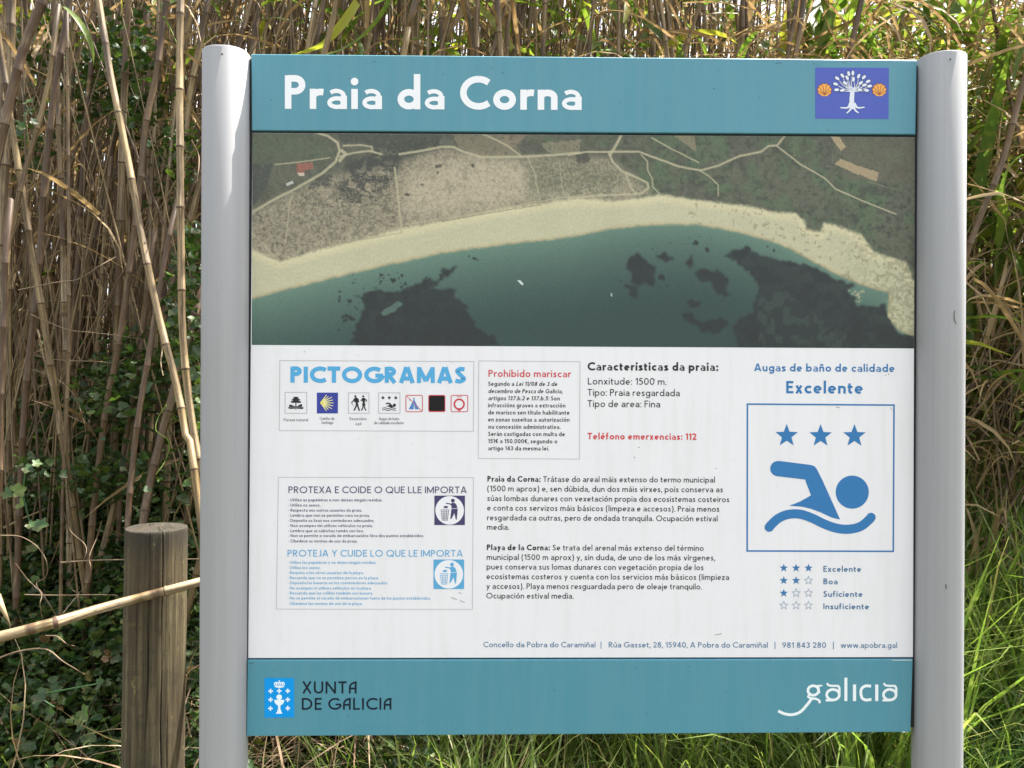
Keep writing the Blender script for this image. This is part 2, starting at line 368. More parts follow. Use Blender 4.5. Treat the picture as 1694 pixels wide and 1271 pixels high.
# ---- a stroke alphabet (cap height 1)
def E(cx, cy, rx, ry, a0, a1, n=10):
    return [(cx + rx * math.cos(R(a0 + (a1 - a0) * i / n)), cy + ry * math.sin(R(a0 + (a1 - a0) * i / n))) for i in range(n + 1)]
def SP(P, n=5):
    out = []
    for i in range(len(P) - 1):
        p0, p1, p2, p3 = P[max(i - 1, 0)], P[i], P[i + 1], P[min(i + 2, len(P) - 1)]
        for k in range(n):
            t = k / n
            out.append(tuple(0.5 * (2 * p1[j] + (p2[j] - p0[j]) * t + (2 * p0[j] - 5 * p1[j] + 4 * p2[j] - p3[j]) * t * t + (3 * p1[j] - p0[j] - 3 * p2[j] + p3[j]) * t ** 3) for j in (0, 1)))
    return out + [P[-1]]
def glyph(ch, wd, X):
    """returns (width, [ (points, closed) ], [dots])"""
    h = wd / 2; A = 1.05; D = -0.30; S = []; dots = []
    def P(*p): S.append((list(p), False))
    def C(p): S.append((p[:-1] if math.dist(p[0], p[-1]) < 1e-6 else p, True))
    acc = {'á': 'a', 'é': 'e', 'í': 'ı', 'ó': 'o', 'ú': 'u', 'ñ': 'n'}
    if ch in acc:
        w_, S, dots = glyph(acc[ch], wd, X); c = w_ / 2
        if ch == 'ñ': S.append((SP([(c - .16, X + .16), (c - .07, X + .24), (c + .06, X + .17), (c + .15, X + .25)]), False))
        else: S.append(([(c - .03, X + .12), (c + .10, X + .33)], False))
        return w_, S, dots
    r = X / 2
    if ch == ' ': return 0.20, [], []
    if ch == 'o': w_ = .62; C(E(w_ / 2, r, w_ / 2 - h, r - h, 0, 360, 20))
    elif ch == 'a':
        w_ = .54; x = w_ - h; hb = min(h, .056 + .12 * (h - .056))
        S.append((E(w_ * .46, X - .21, x - w_ * .46, .21 - hb, 140, 0, 9), False, hb / h)); P((x, X - .20), (x, 0))
        S.append((E(w_ * .5, X * .315, w_ * .5 - hb * 1.1, X * .315 - hb, 0, 360, 20)[:-1], True, hb / h))
    elif ch in 'bpdq':
        w_ = .62; cx = w_ / 2; C(E(cx, r, w_ / 2 - h, r - h, 0, 360, 20))
        x = h if ch in 'bp' else w_ - h
        y0, y1 = (0, A) if ch in 'bd' else (D, X); P((x, y0), (x, y1))
    elif ch == 'c': w_ = .50; S.append((E(.31, r, .31 - h, r - h, 48, 312, 16), False))
    elif ch == 'e':
        w_ = .58; S.append(([(h * 1.2, r * .98), (w_ - h * 1.1, r * .98)], False, min(1, .07 / h))); S.append((E(w_ / 2, r, w_ / 2 - h, r - h, -3, 308, 18), False))
    elif ch == 'f': w_ = .36; P(*([(.13, 0), (.13, .80)] + E(.13 + .17, .82, .17, A - h - .82, 180, 85, 6))); P((0, X - h), (w_ - .04, X - h))
    elif ch == 'g':
        w_ = .60; C(E(w_ / 2, r, w_ / 2 - h, r - h, 0, 360, 20)); x = w_ - h
        P(*([(x, X), (x, -.04)] + E(w_ / 2 - .02, -.05, x - w_ / 2 + .02, -D - .05 - h, 0, -150, 9)))
    elif ch in 'hn':
        w_ = .54; P((h, 0), (h, A if ch == 'h' else X)); P(*([(h, X * .5)] + E(w_ / 2, X - .23, w_ / 2 - h, .23 - h, 170, 0, 9) + [(w_ - h, 0)]))
    elif ch == 'm':
        w_ = .86; P((h, 0), (h, X)); q = w_ / 2
        for x0 in (h, q): P(*([(x0, X * .5)] + E((x0 + x0 + q - h) / 2, X - .2, (q - h) / 2, .2 - h, 170, 0, 8) + [(x0 + q - h, 0)]))
    elif ch in 'iı':
        w_ = wd; P((h, 0), (h, X))
        if ch == 'i': dots.append((h, X + .22))
    elif ch == 'j': w_ = wd + .06; P(*([(w_ - h, X), (w_ - h, -.10)] + E(w_ - h - .14, -.12, .14, .12, 0, -80, 5))); dots.append((w_ - h, X + .22))
    elif ch == 'k': w_ = .50; P((h, 0), (h, A)); P((w_ - h, X), (h, X * .42)); P((h + .09, X * .5), (w_ - h, 0))
    elif ch == 'l': w_ = wd; P((h, 0), (h, A))
    elif ch == 'r': w_ = .36; P((h, 0), (h, X)); P(*([(h, X * .5)] + E(.30, X - .24, .30 - h, .24 - h, 170, 70, 6)))
    elif ch == 's': w_ = .44; S.append((SP([(w_ - .05, X * .83), (w_ * .5, X - h), (.07 + h * .3, X * .76), (w_ * .5, X * .52), (w_ - .06 - h * .3, X * .26), (w_ * .5, h), (.03, X * .16)], 4), False))
    elif ch == 't': w_ = .36; P(*([(.13, X + .2), (.13, .18)] + E(.13 + .15, .18, .15, .18 - h, 180, 280, 6))); P((0, X - h), (w_ - .02, X - h))
    elif ch == 'u': w_ = .54; P(*([(h, X)] + E(w_ / 2, .24, w_ / 2 - h, .24 - h, 180, 360, 9) + [(w_ - h, X)])); P((w_ - h, X), (w_ - h, 0))
    elif ch == 'v': w_ = .54; P((h, X), (w_ / 2 - h * .1, 0)); P((w_ - h, X), (w_ / 2 + h * .1, 0))
    elif ch == 'y': w_ = .54; P((h, X), (w_ / 2, h * .6)); P((w_ - h, X), (w_ * .27, D))
    elif ch == 'w': w_ = .84; q = w_ / 4; P((h, X), (q, 0)); P((q, 0), (2 * q, X)); P((2 * q, X), (3 * q, 0)); P((3 * q, 0), (w_ - h, X))
    elif ch == 'x': w_ = .52; P((h, X), (w_ - h, 0)); P((w_ - h, X), (h, 0))
    elif ch == 'z': w_ = .48; P((.02, X - h), (w_ - .02, X - h)); P((w_ - h, X - wd), (h, wd)); P((.02, h), (w_ - .02, h))
    # capitals
    elif ch == 'A': w_ = .78; P((h, 0), (w_ / 2 - h * .2, 1)); P((w_ - h, 0), (w_ / 2 + h * .2, 1)); P((w_ * .22, .28), (w_ * .78, .28))
    elif ch == 'Δ': w_ = .56; P(*([(h, 0), (h, .5)] + E(w_ - .02, .5, w_ - .02 - h, .5 - h, 180, 95, 7) + [(w_ - h, 1 - h)])); P((w_ - h, 1), (w_ - h, 0)); P((h, .42), (w_ - h, .42))
    elif ch == 'B': w_ = .58; P((h, 0), (h, 1)); S.append(([(h, 1 - h)] + E(.3, .76, .24 - h * .8, .24 - h, 90, -90, 8) + [(h, .52)], False)); S.append(([(h, .52)] + E(.32, .27 , w_ - .32 - h, .27 - h * .9, 90, -90, 8) + [(h, h)], False))
    elif ch == 'C': w_ = .78; S.append((E(.5, .5, .5 - h, .5 - h, 48, 312, 18), False))
    elif ch == 'D': w_ = .76; P((h, 0), (h, 1)); P(*([(h, 1 - h)] + E(.28, .5, w_ - .28 - h, .5 - h, 90, -90, 14) + [(h, h)]))
    elif ch in 'EF':
        w_ = .50; P((h, 0), (h, 1)); P((h, 1 - h), (w_, 1 - h)); P((h, .52), (w_ - .05, .52))
        if ch == 'E': P((h, h), (w_, h))
    elif ch == 'G': w_ = .90; S.append((E(.5, .5, .5 - h, .5 - h, 48, 340, 18) + [(w_ - h, .45)], False)); P((.54, .45), (w_, .45))
    elif ch == 'H': w_ = .72; P((h, 0), (h, 1)); P((w_ - h, 0), (w_ - h, 1)); P((h, .5), (w_ - h, .5))
    elif ch == 'I': w_ = wd; P((h, 0), (h, 1))
    elif ch == 'J': w_ = .40; P(*([(w_ - h, 1), (w_ - h, .22)] + E(w_ - h - .16, .22, .16, .22 - h, 0, -110, 7)))
    elif ch == 'L': w_ = .48; P((h, 0), (h, 1)); P((h, h), (w_, h))
    elif ch == 'M': w_ = .88; P((h, 0), (h * 1.1, 1)); P((h, 1 - h * .4), (w_ / 2, .12)); P((w_ / 2, .12), (w_ - h, 1 - h * .4)); P((w_ - h, 0), (w_ - h * 1.1, 1))
    elif ch == 'N': w_ = .76; P((h, 0), (h, 1)); P((h, 1 - h * .5), (w_ - h, h * .5)); P((w_ - h, 0), (w_ - h, 1))
    elif ch in 'OQ':
        w_ = .98; C(E(w_ / 2, .5, w_ / 2 - h, .5 - h, 0, 360, 26))
        if ch == 'Q': P((.58, .28), (.90, -.04))
    elif ch in 'PR':
        w_ = .56; P((h, 0), (h, 1)); P(*([(h, 1 - h)] + E(.28, .715, w_ - .28 - h, .285 - h, 90, -90, 9) + [(h, .43 + h)]))
        if ch == 'R': w_ = .60; P((.24, .44), (w_ - h, 0))
    elif ch == 'S': w_ = .54; S.append((SP([(w_ - .07, .86), (w_ * .52, 1 - h), (.06 + h * .6, .76), (w_ * .5, .52), (w_ - h * .9, .27), (w_ * .48, h), (.04, .17)], 5), False))
    elif ch == 'T': w_ = .60; P((0, 1 - h), (w_, 1 - h)); P((w_ / 2, 0), (w_ / 2, 1))
    elif ch == 'U': w_ = .68; P(*([(h, 1)] + E(w_ / 2, .33, w_ / 2 - h, .33 - h, 180, 360, 11) + [(w_ - h, 1)]))
    elif ch == 'V': w_ = .74; P((h, 1), (w_ / 2, 0)); P((w_ - h, 1), (w_ / 2, 0))
    elif ch == 'X': w_ = .68; P((h, 1), (w_ - h, 0)); P((w_ - h, 1), (h, 0))
    elif ch == 'Y': w_ = .66; P((h, 1), (w_ / 2, .44)); P((w_ - h, 1), (w_ / 2, .44)); P((w_ / 2, .5), (w_ / 2, 0))
    # figures and marks
    elif ch == '0': w_ = .60; C(E(w_ / 2, .5, w_ / 2 - h, .5 - h, 0, 360, 20))
    elif ch == '1': w_ = .32; P((w_ - h, 0), (w_ - h, 1)); P((w_ - h, 1 - h), (.02, .78))
    elif ch == '2': w_ = .54; S.append((SP([(.06, .74), (.12, .9), (.27, 1 - h), (w_ - h, .74), (w_ * .62, .40), (h * 1.3, h * 1.2)]), False)); P((h * .6, h), (w_, h))
    elif ch == '3': w_ = .54; S.append((SP([(.06, .86), (.25, 1 - h), (w_ - h * 1.4, .76), (.24, .54)]), False)); S.append((SP([(.24, .54), (w_ - h, .28), (.25, h), (.03, .16)]), False))
    elif ch == '4': w_ = .62; P((.42, 0), (.42, 1)); P((.40, 1 - h * .5), (h, .26)); P((h * .6, .26), (w_, .26))
    elif ch == '5': w_ = .54; P((w_ - .04, 1 - h), (.14, 1 - h)); P((.14, 1 - h), (.10, .56)); S.append((SP([(.10, .56), (.28, .62), (w_ - h, .32), (.26, h), (.03, .15)]), False))
    elif ch == '6': w_ = .58; C(E(w_ / 2, .31, w_ / 2 - h, .31 - h, 0, 360, 18)); P(*SP([(h * 1.1, .36), (.18, .7), (.40, .99)]))
    elif ch == '7': w_ = .52; P((0, 1 - h), (w_ - .02, 1 - h)); P((w_ - h, 1 - wd * .7), (.14, 0))
    elif ch == '8': w_ = .56; C(E(w_ / 2, .76, w_ / 2 - h - .04, .24 - h * .9, 0, 360, 16)); C(E(w_ / 2, .28, w_ / 2 - h, .28 - h * .9, 0, 360, 16))
    elif ch == '9': w_ = .58; C(E(w_ / 2, .69, w_ / 2 - h, .31 - h, 0, 360, 18)); P(*SP([(w_ - h * 1.1, .64), (w_ - .18, .3), (.18, .01)]))
    elif ch == '€': w_ = .56; S.append((E(.36, .5, .30 - h, .5 - h, 48, 312, 14), False)); P((0, .58), (.42, .58)); P((0, .42), (.40, .42))
    elif ch == '.': w_ = wd; dots.append((h, h))
    elif ch == ',': w_ = wd; dots.append((h, h)); P((h * 1.2, h), (h * .4, -.16))
    elif ch == ':': w_ = wd; dots += [(h, h), (h, X - h)]
    elif ch == '-': w_ = .26; P((0, X * .5), (w_, X * .5))
    elif ch == '|': w_ = wd; P((h, -.25), (h, 1.08))
    elif ch == '/': w_ = .4; P((0, -.06), (w_, 1.04))
    elif ch == '(': w_ = .30; S.append((E(.34, .40, .34 - h, .70, 118, 242, 9), False))
    elif ch == ')': w_ = .30; S.append((E(-.04, .40, .34 - h, .70, 62, -62, 9), False))
    else: raise ValueError(ch)
    return w_, S, dots

def text(ink, s, x0, y0, x1, y1, cap, col, wd=0.13, X=0.64, track=0.125, lift=0, bold_to=0, italic=(0, 0), bold_w=0.2):
    """set a line from (x0,y0) to (x1,y1) (baseline ends in survey coordinates) with cap height cap"""
    pen = 0; items = []
    for i, ch in enumerate(s):
        wq = bold_w if i < bold_to else wd
        w_, S, dots = glyph(ch, wq, X)
        sl = 0.2 if italic[0] <= i < italic[1] else 0
        items.append((pen, w_, S, dots, wq, sl))
        pen += w_ + (track if ch != ' ' else 0.10)
    tot = items[-1][0] + items[-1][1]
    ux, uy = (x1 - x0) / tot, (y1 - y0) / tot
    for pen, w_, S, dots, wq, sl in items:
        f = lambda p: (x0 + (pen + p[0] + sl * p[1]) * ux, y0 + (pen + p[0]) * uy - p[1] * cap)
        sw = wq * (abs(ux) + cap) / 2
        for it in S: ink.stroke([f(p) for p in it[0]], sw * (it[2] if len(it) > 2 else 1), col, it[1], lift)
        for d in dots:
            c = f(d); ink.disc(c[0], c[1], sw * 0.60, col, lift, 10)

BLACK = lin(48, 46, 50); BLUE = lin(54, 118, 174); RED = lin(206, 72, 78); NAVY = lin(70, 66, 105); LBLUE = lin(92, 165, 208); SLATE = lin(74, 116, 152)
WHT = (0.80, 0.81, 0.83); GREYL = lin(178, 178, 182)

# ---- header print
ik = Ink(YH); text(ik, 'Praia da Corna', 471, 180.3, 962.5, 182.3, 55.5, (0.84, 0.85, 0.88), 0.185, 0.60, 0.105)
ik.build('title_lettering', header, 'white bold title lettering reading Praia da Corna')
ik = Ink(YH)
T = lambda x, y: (960 + x / 2.308, y / 2.308)
ik.poly([(1348.6, 111.9), (1470.4, 112.4), (1469.8, 197.2), (1348.6, 196.6)], lin(80, 96, 180))
DK = lin(45, 55, 95); LT = (0.72, 0.76, 0.86)
def tstroke(P_, w0, w1, n=4):
    P_ = SP([T(*p) for p in P_], n)
    ik.stroke(P_, (w0 + 3) / 2.308, DK, lift=1, taper=lambda u: 1 + (w1 / w0 - 1) * u)
    ik.stroke(P_, w0 / 2.308, LT, lift=2, taper=lambda u: 1 + (w1 / w0 - 1) * u)
tstroke([(1038, 418), (1036, 380), (1040, 335)], 20, 16)
for P_ in ([(1030, 395), (1020, 412), (992, 412)], [(1033, 400), (1030, 420), (1016, 433)], [(1046, 395), (1058, 412), (1085, 410)], [(1044, 400), (1048, 420), (1062, 432)]): tstroke(P_, 10, 4)
tips = [(978, 344), (974, 322), (980, 300), (1000, 290), (1018, 298), (1040, 280), (1062, 292), (1082, 296), (1098, 312), (1104, 330), (1092, 346), (1066, 344), (1010, 318), (1070, 318), (1042, 304), (1000, 346), (1024, 282), (1084, 326)]
for i, (x, y) in enumerate(tips):
    tstroke([(1040, 350), ((1040 + x) / 2 + (6 if x > 1040 else -6), (345 + y) / 2 + 4), (x, y)], 3.6, 1.8)
for i, (x, y) in enumerate(tips):
    a = math.atan2(y - 340, x - 1040); c, s_ = math.cos(a), math.sin(a)
    for rr, cc, lf in ((1.25, DK, 3), (1.0, LT, 4)):
        ik.poly([T(x + rr * (10 * math.cos(q) * c - 5.5 * math.sin(q) * s_), y + rr * (10 * math.cos(q) * s_ + 5.5 * math.sin(q) * c)) for q in [k * math.pi / 6 for k in range(12)]], cc, lf)
for cx in (932, 1141):
    for rr, cc, lf in ((28, lin(120, 70, 60), 1), (25, lin(238, 172, 88), 2)):
        P_ = []
        for k in range(25):
            q = R(-205 + 230 * k / 24); e = rr * (1 + 0.07 * math.cos(k * math.pi / 24 * 14)); P_.append(T(cx + e * math.cos(q), 345 + e * 0.95 * math.sin(q)))
        P_ += [T(cx + 9, 368), T(cx - 9, 368)]
        ik.poly(P_, cc, lf)
    for k in range(6): q = R(-190 + 200 * k / 5); ik.stroke([T(cx, 364), T(cx + 23 * math.cos(q), 345 + 22 * math.sin(q))], 1.0, lin(150, 90, 60), lift=3)
ik.build('tree_emblem', header, 'blue square emblem with a white tree between two orange scallop shells')

# ---- footer print
ik = Ink(YH); K = lambda x, y: (400 + x / 5.647, 1080 + y / 5.647)
ik.poly([K(212, 236), K(488, 236), K(490, 604), K(212, 606)], lin(0, 148, 226))
CW = (0.80, 0.90, 0.95)
for x, y in ((270, 358), (350, 356), (430, 356), (270, 438), (430, 437), (268, 520), (430, 518)):
    for dx, dy in ((0, 0), (14, 0), (-14, 0), (0, 14), (0, -14)): ik.disc(*K(x + dx, y + dy), 1.45, CW, 1, 10)
ik.disc(*K(350, 415), 4.6, CW, 1)
ik.poly([K(303, 440), K(398, 440), K(394, 462), K(380, 482), K(362, 490), K(360, 520), K(368, 545), K(380, 568), K(318, 570), K(332, 545), K(340, 520), K(338, 490), K(322, 484), K(308, 464)], CW, 1)
ik.poly([K(*p) for p in ((300, 288), (306, 276), (322, 272), (340, 276), (352, 266), (364, 276), (384, 272), (398, 276), (404, 288), (392, 322), (352, 328), (312, 322))], CW, 1)
for a_, b_ in (((312, 284), (324, 314)), ((332, 284), (338, 312)), ((374, 284), (368, 312)), ((394, 284), (382, 314)), ((347, 282), (347, 308)), ((358, 282), (358, 308))): ik.stroke([K(*a_), K(*b_)], .95, lin(0, 148, 226), lift=2)
ik.stroke([K(352, 256), K(352, 272)], .9, CW, lift=1); ik.stroke([K(345, 262), K(359, 262)], .8, CW, lift=1)
ik.build('crest', footer, 'bright blue crest with white crown, crosses and chalice')
ik = Ink(YH); DKN = lin(14, 30, 46)
text(ik, 'XUNTΔ', 500, 1147.3, 590, 1147.5, 20, DKN, 0.14, 0.64, 0.16); text(ik, 'DE GΔLICIΔ', 499.3, 1174.4, 647.6, 1174.2, 19.5, DKN, 0.14, 0.64, 0.16)
ik.build('institution_lettering', footer, 'dark capitals reading Xunta de Galicia')
ik = Ink(YH); G = lambda x, y: (1200 + x / 3.429, 1080 + y / 3.429); LW = (0.80, 0.86, 0.88); st = 15 / 3.429
def gs(P_, wd=15, sm=True, closed=False): ik.stroke(SP([G(*p) for p in P_], 4) if sm else [G(*p) for p in P_], wd / 3.429, LW, closed)
ik.stroke([G(498 + 30 * math.cos(k * .314), 214 + 27 * math.sin(k * .314)) for k in range(20)], st, LW, True)
gs([(512, 188), (550, 186)], 9, False); gs([(528, 188), (533, 230)], 10)
gs([(478, 236), (470, 250), (488, 258), (515, 262), (532, 272), (534, 286)], 13)
gs([(488, 262), (462, 296), (425, 335), (380, 351), (335, 346), (299, 330)], 16)
for ox in (0, 322):
    ik.stroke([G(610 + ox + 36 * math.cos(k * .314), 238 + 30 * math.sin(k * .314)) for k in range(20)], st, LW, True)
    gs([(568 + ox, 270), (610 + ox, 270)], 12, False); gs([(576 + ox, 172), (590 + ox, 186), (640 + ox, 188)], 12); gs([(636 + ox, 186), (646 + ox, 200), (646 + ox, 236)], 13)
gs([(683, 141), (683, 274)], 17, False); gs([(732, 180), (732, 274)], 18, False); gs([(858, 180), (858, 274)], 18, False)
gs([(826, 190), (795, 188), (772, 204), (768, 230), (776, 258), (798, 268), (828, 264)], 16)
ik.build('script_logo', footer, 'white uncial style lettering reading galicia with a long swash')

# ---- main panel print
ik = Ink(YM)
for q in ([(463, 596.7), (784, 598.3), (783, 713.7), (462, 712.6)],): ik.stroke(q, 1.0, GREYL, True)
text(ik, 'PICTOGRAMAS', 480, 633.2, 771, 634.2, 26.5, lin(84, 166, 214), 0.225, 0.64, 0.065)
ik.build('pictogram_heading', mainp, 'light blue bold capitals reading PICTOGRAMAS in a thin frame')
Q = lambda x, y: (440 + x / 4.7056, 580 + y / 4.7056)
ik = Ink(YM)   # nature park
ik.stroke([Q(149, 326), Q(318, 326), Q(318, 489), Q(149, 489)], 1.1, GREYL, True)
KB = lin(40, 40, 44)
ik.stroke([Q(233, 440), Q(233, 360)], 1.6, KB)
for x, y, rx, ry in ((233, 370, 22, 10), (222, 384, 22, 8), (248, 384, 20, 8), (212, 400, 20, 8), (255, 401, 20, 8), (234, 398, 22, 9)): ik.disc(*Q(x, y), rx / 4.7, KB, 0, 10, ry / 4.7)
ik.poly([Q(182, 420), Q(200, 424), Q(222, 434), Q(245, 434), Q(265, 420), Q(284, 418), Q(280, 436), Q(290, 440), Q(180, 440)], KB)
ik.stroke([Q(172, 446), Q(292, 446)], 1.6, KB); ik.stroke([Q(180, 452), Q(226, 450)], 1.2, KB); ik.stroke([Q(240, 450), Q(288, 453)], 1.2, KB); ik.stroke([Q(233, 446), Q(233, 462)], 1.2, KB)
ik.build('pictogram', mainp, 'tree and ground pictogram in a thin grey frame')
ik = Ink(YM)   # pilgrim way shell
ik.poly([Q(396, 328), Q(561, 328), Q(560, 490), Q(396, 490)], lin(58, 68, 152))
for k in range(9):
    q = R(-58 + 116 * k / 8 + 0); ln = 95 if 2 <= k <= 6 else 75
    ik.stroke([Q(428, 408), Q(432 + ln * math.cos(q), 408 + ln * math.sin(q))], 1.6, lin(226, 220, 150), lift=1, taper=lambda u: 1.6 - u)
ik.disc(*Q(436, 408), 2.8, lin(226, 214, 110), 2)
ik.build('pictogram', mainp, 'dark blue square with a yellow scallop shell of rays')
ik = Ink(YM)   # hikers
ik.stroke([Q(642, 330), Q(802, 330), Q(802, 489), Q(642, 489)], 1.1, GREYL, True)
for x, s_ in ((696, 1.0), (757, 0.9)):
    ik.disc(*Q(x, 357), 8.5 * s_ / 4.7, KB)
ik.poly([Q(686, 372), Q(704, 364), Q(722, 378), Q(726, 402), Q(710, 408), Q(692, 404), Q(684, 392)], KB)
ik.stroke([Q(690, 376), Q(676, 398), Q(664, 408)], 1.7, KB); ik.stroke([Q(664, 404), Q(684, 436)], .7, KB)
ik.stroke([Q(704, 400), Q(704, 430), Q(686, 468)], 2.4, KB); ik.stroke([Q(708, 402), Q(716, 436), Q(728, 470)], 2.4, KB)
ik.poly([Q(748, 372), Q(764, 366), Q(774, 380), Q(768, 404), Q(776, 426), Q(748, 426), Q(754, 404), Q(744, 384)], KB)
ik.stroke([Q(750, 376), Q(738, 394)], 1.4, KB); ik.stroke([Q(768, 374), Q(784, 388), Q(776, 400)], 1.4, KB)
ik.stroke([Q(756, 420), Q(754, 446), Q(744, 468)], 1.9, KB); ik.stroke([Q(764, 420), Q(768, 446), Q(778, 468)], 1.9, KB)
ik.build('pictogram', mainp, 'two black hikers in a thin grey frame')
ik = Ink(YM)   # bathing water
ik.stroke([Q(877, 330), Q(1043, 330), Q(1043, 489), Q(877, 489)], 1.1, GREYL, True)
for x in (911, 960, 1011): ik.star(*Q(x, 368), 3.6, KB)
ik.stroke([Q(934, 412), Q(962, 412), Q(984, 436)], 2.2, KB); ik.poly([Q(930, 440), Q(966, 420), Q(998, 440), Q(975, 444), Q(950, 436)], KB); ik.disc(*Q(1000, 426), 2.6, KB)
for y in (451, 465): ik.stroke(SP([Q(905, y), Q(925, y - 5), Q(950, y + 3), Q(975, y - 4), Q(1012, y + 2)]), 1.2, KB)
ik.build('pictogram', mainp, 'black swimmer under three stars in a thin grey frame')
def rrect(x0, y0, x1, y1, r):
    P_ = []
    for cx, cy, a in ((x1 - r, y0 + r, -90), (x1 - r, y1 - r, 0), (x0 + r, y1 - r, 90), (x0 + r, y0 + r, 180)): P_ += E(cx, cy, r, r, a, a + 90, 5)
    return [Q(*p) for p in P_]
CR = lin(200, 66, 80)
ik = Ink(YM); ik.stroke(rrect(1089, 349, 1218, 477, 12), 1.3, CR, True)   # no camping
ik.poly([Q(1152, 378), Q(1112, 458), Q(1150, 458), Q(1152, 400), Q(1160, 458), Q(1192, 458)], lin(80, 130, 190)); ik.stroke([Q(1146, 368), Q(1155, 390)], 1, lin(80, 130, 190)); ik.stroke([Q(1160, 368), Q(1150, 388)], 1, lin(80, 130, 190))
ik.disc(*Q(1122, 384), 1.3, lin(90, 120, 170)); ik.stroke([Q(1096, 356), Q(1212, 470)], .9, CR, lift=1)
ik.build('pictogram', mainp, 'blue tent crossed out in a red rounded frame')
ik = Ink(YM); ik.poly(rrect(1264, 346, 1396, 479, 12), CR); ik.poly(rrect(1270, 353, 1391, 471, 10), lin(18, 17, 20), 1); ik.build('pictogram', mainp, 'solid black square in a red rounded frame')
ik = Ink(YM); ik.stroke(rrect(1441, 349, 1571, 477, 12), 1.3, CR, True)
ik.stroke([Q(1504 + 38 * math.cos(k * .2618), 418 + 38 * math.sin(k * .2618)) for k in range(24)], 2.8, CR, True); ik.poly([Q(1484, 458), Q(1524, 458), Q(1504, 474)], CR); ik.stroke([Q(1484, 360), Q(1526, 360)], 1.1, lin(190, 110, 100))
ik.build('pictogram', mainp, 'red lifebelt ring in a red rounded frame')
TG = lin(95, 95, 100)
for s_, x0, y0, x1 in (('Paraxe natural', 469.5, 697.0, 509.5), ('Camiño de', 529, 694.8, 553.5), ('Santiago', 531.5, 701.5, 551.5), ('Excursións', 578.5, 695.2, 606.5), ('a pé', 588, 703.4, 598), ('Augas de baño', 627, 695.2, 660.5), ('de calidade excelente', 619, 702, 668)):
    ik = Ink(YM); text(ik, s_, x0, y0, x1, y0 + .1, 4.9, TG, 0.13, 0.66); ik.build('caption', mainp)

ik = Ink(YM)
ik.stroke([(792, 597.2), (959.6, 598.6), (958.4, 759.6), (791, 758.6)], 0.9, GREYL, True)
text(ik, 'Prohibido mariscar', 808, 623.6, 944.5, 624.3, 11.6, RED, 0.15, 0.66)
pl = ['Segundo a Lei 11/08 de 3 de', 'decembro de Pesca de Galicia,', 'artigos 137.b.2 e 137.b.5: Son', 'infraccións graves a extracción', 'de marisco sen título habilitante', 'en zonas suxeitas a autorización', 'ou concesión administrativa.', 'Serán castigadas con multa de', '151€ a 150.000€, segundo o', 'artigo 143 da mesma lei.']
ys = [638.4, 650.4, 662.2, 673.9, 685.8, 697.5, 709.4, 721.3, 733.2, 745.0]; xe = [921.6, 930.6, 926.2, 935.3, 942, 942, 927.3, 934.5, 922, 908.6]
itl = [(10, 99), (0, 99), (0, 26)] + [(0, 0)] * 7
for s_, y, x, it in zip(pl, ys, xe, itl): text(ik, s_, 807.5, y, x, y + .5, 6.9, BLACK, 0.165, 0.68, italic=it)
ik.build('prohibition_notice', mainp, 'framed shellfishing notice with a red heading and small black text')
ik = Ink(YM)
text(ik, 'Características da praia:', 972, 613.0, 1188, 613.8, 13.6, BLACK, 0.205, 0.66)
text(ik, 'Lonxitude: 1500 m.', 972.5, 636.2, 1102.5, 637, 11.2, BLACK, 0.125, 0.66); text(ik, 'Tipo: Praia resgardada', 972, 654.8, 1124.5, 655.8, 11.2, BLACK, 0.125, 0.66); text(ik, 'Tipo de area: Fina', 972, 673.4, 1092, 674.2, 11.2, BLACK, 0.125, 0.66)
ik.build('beach_facts', mainp, 'black lettering listing the characteristics of the beach')
ik = Ink(YM); text(ik, 'Teléfono emerxencias: 112', 972, 727, 1152, 728, 10.8, RED, 0.185, 0.66); ik.build('emergency_number', mainp, 'red line with the emergency telephone 112')
ik = Ink(YM)
p1 = ['Praia da Corna: Trátase do areal máis extenso do termo municipal', '(1500 m aprox) e, sen dúbida, dun dos máis virxes, pois conserva as', 'súas lombas dunares con vexetación propia dos ecosistemas costeiros', 'e conta cos servizos máis básicos (limpeza e accesos). Praia menos', 'resgardada ca outras, pero de ondada tranquila. Ocupación estival', 'media.']
for i, (s_, a, b_, x) in enumerate(zip(p1, (797, 812.9, 829, 844.8, 861, 876.5), (798.6, 814.7, 831, 846.9, 862.7, 876.7), (1182.6, 1196, 1206.5, 1190, 1187, 842.5))):
    text(ik, s_, 806.3 - i * .15, a, x, b_, 9.4, BLACK, 0.135, 0.67, bold_to=15 if i == 0 else 0, bold_w=.21)
ik.build('galician_paragraph', mainp, 'upper paragraph of black text')
ik = Ink(YM)
p2 = ['Playa de la Corna: Se trata del arenal más extenso del término', 'municipal (1500 m aprox) y, sin duda, de uno de los más vírgenes,', 'pues conserva sus lomas dunares con vegetación propia de los', 'ecosistemas costeros y cuenta con los servicios más básicos (limpieza', 'y accesos). Playa menos resguardada pero de oleaje tranquilo.', 'Ocupación estival media.']
for i, (s_, a, b_, x) in enumerate(zip(p2, (910.3, 926.4, 942.2, 958.3, 974.4, 990.2), (911.6, 927.4, 943.5, 959.6, 975.2, 990.6), (1164, 1183, 1164, 1206, 1161, 949))):
    text(ik, s_, 805.3 - i * .15, a, x, b_, 9.4, BLACK, 0.135, 0.67, bold_to=18 if i == 0 else 0, bold_w=.21)
ik.build('spanish_paragraph', mainp, 'lower paragraph of black text')
ik = Ink(YM); cb = lambda x: 1070.8 + (x - 800) * 0.0018
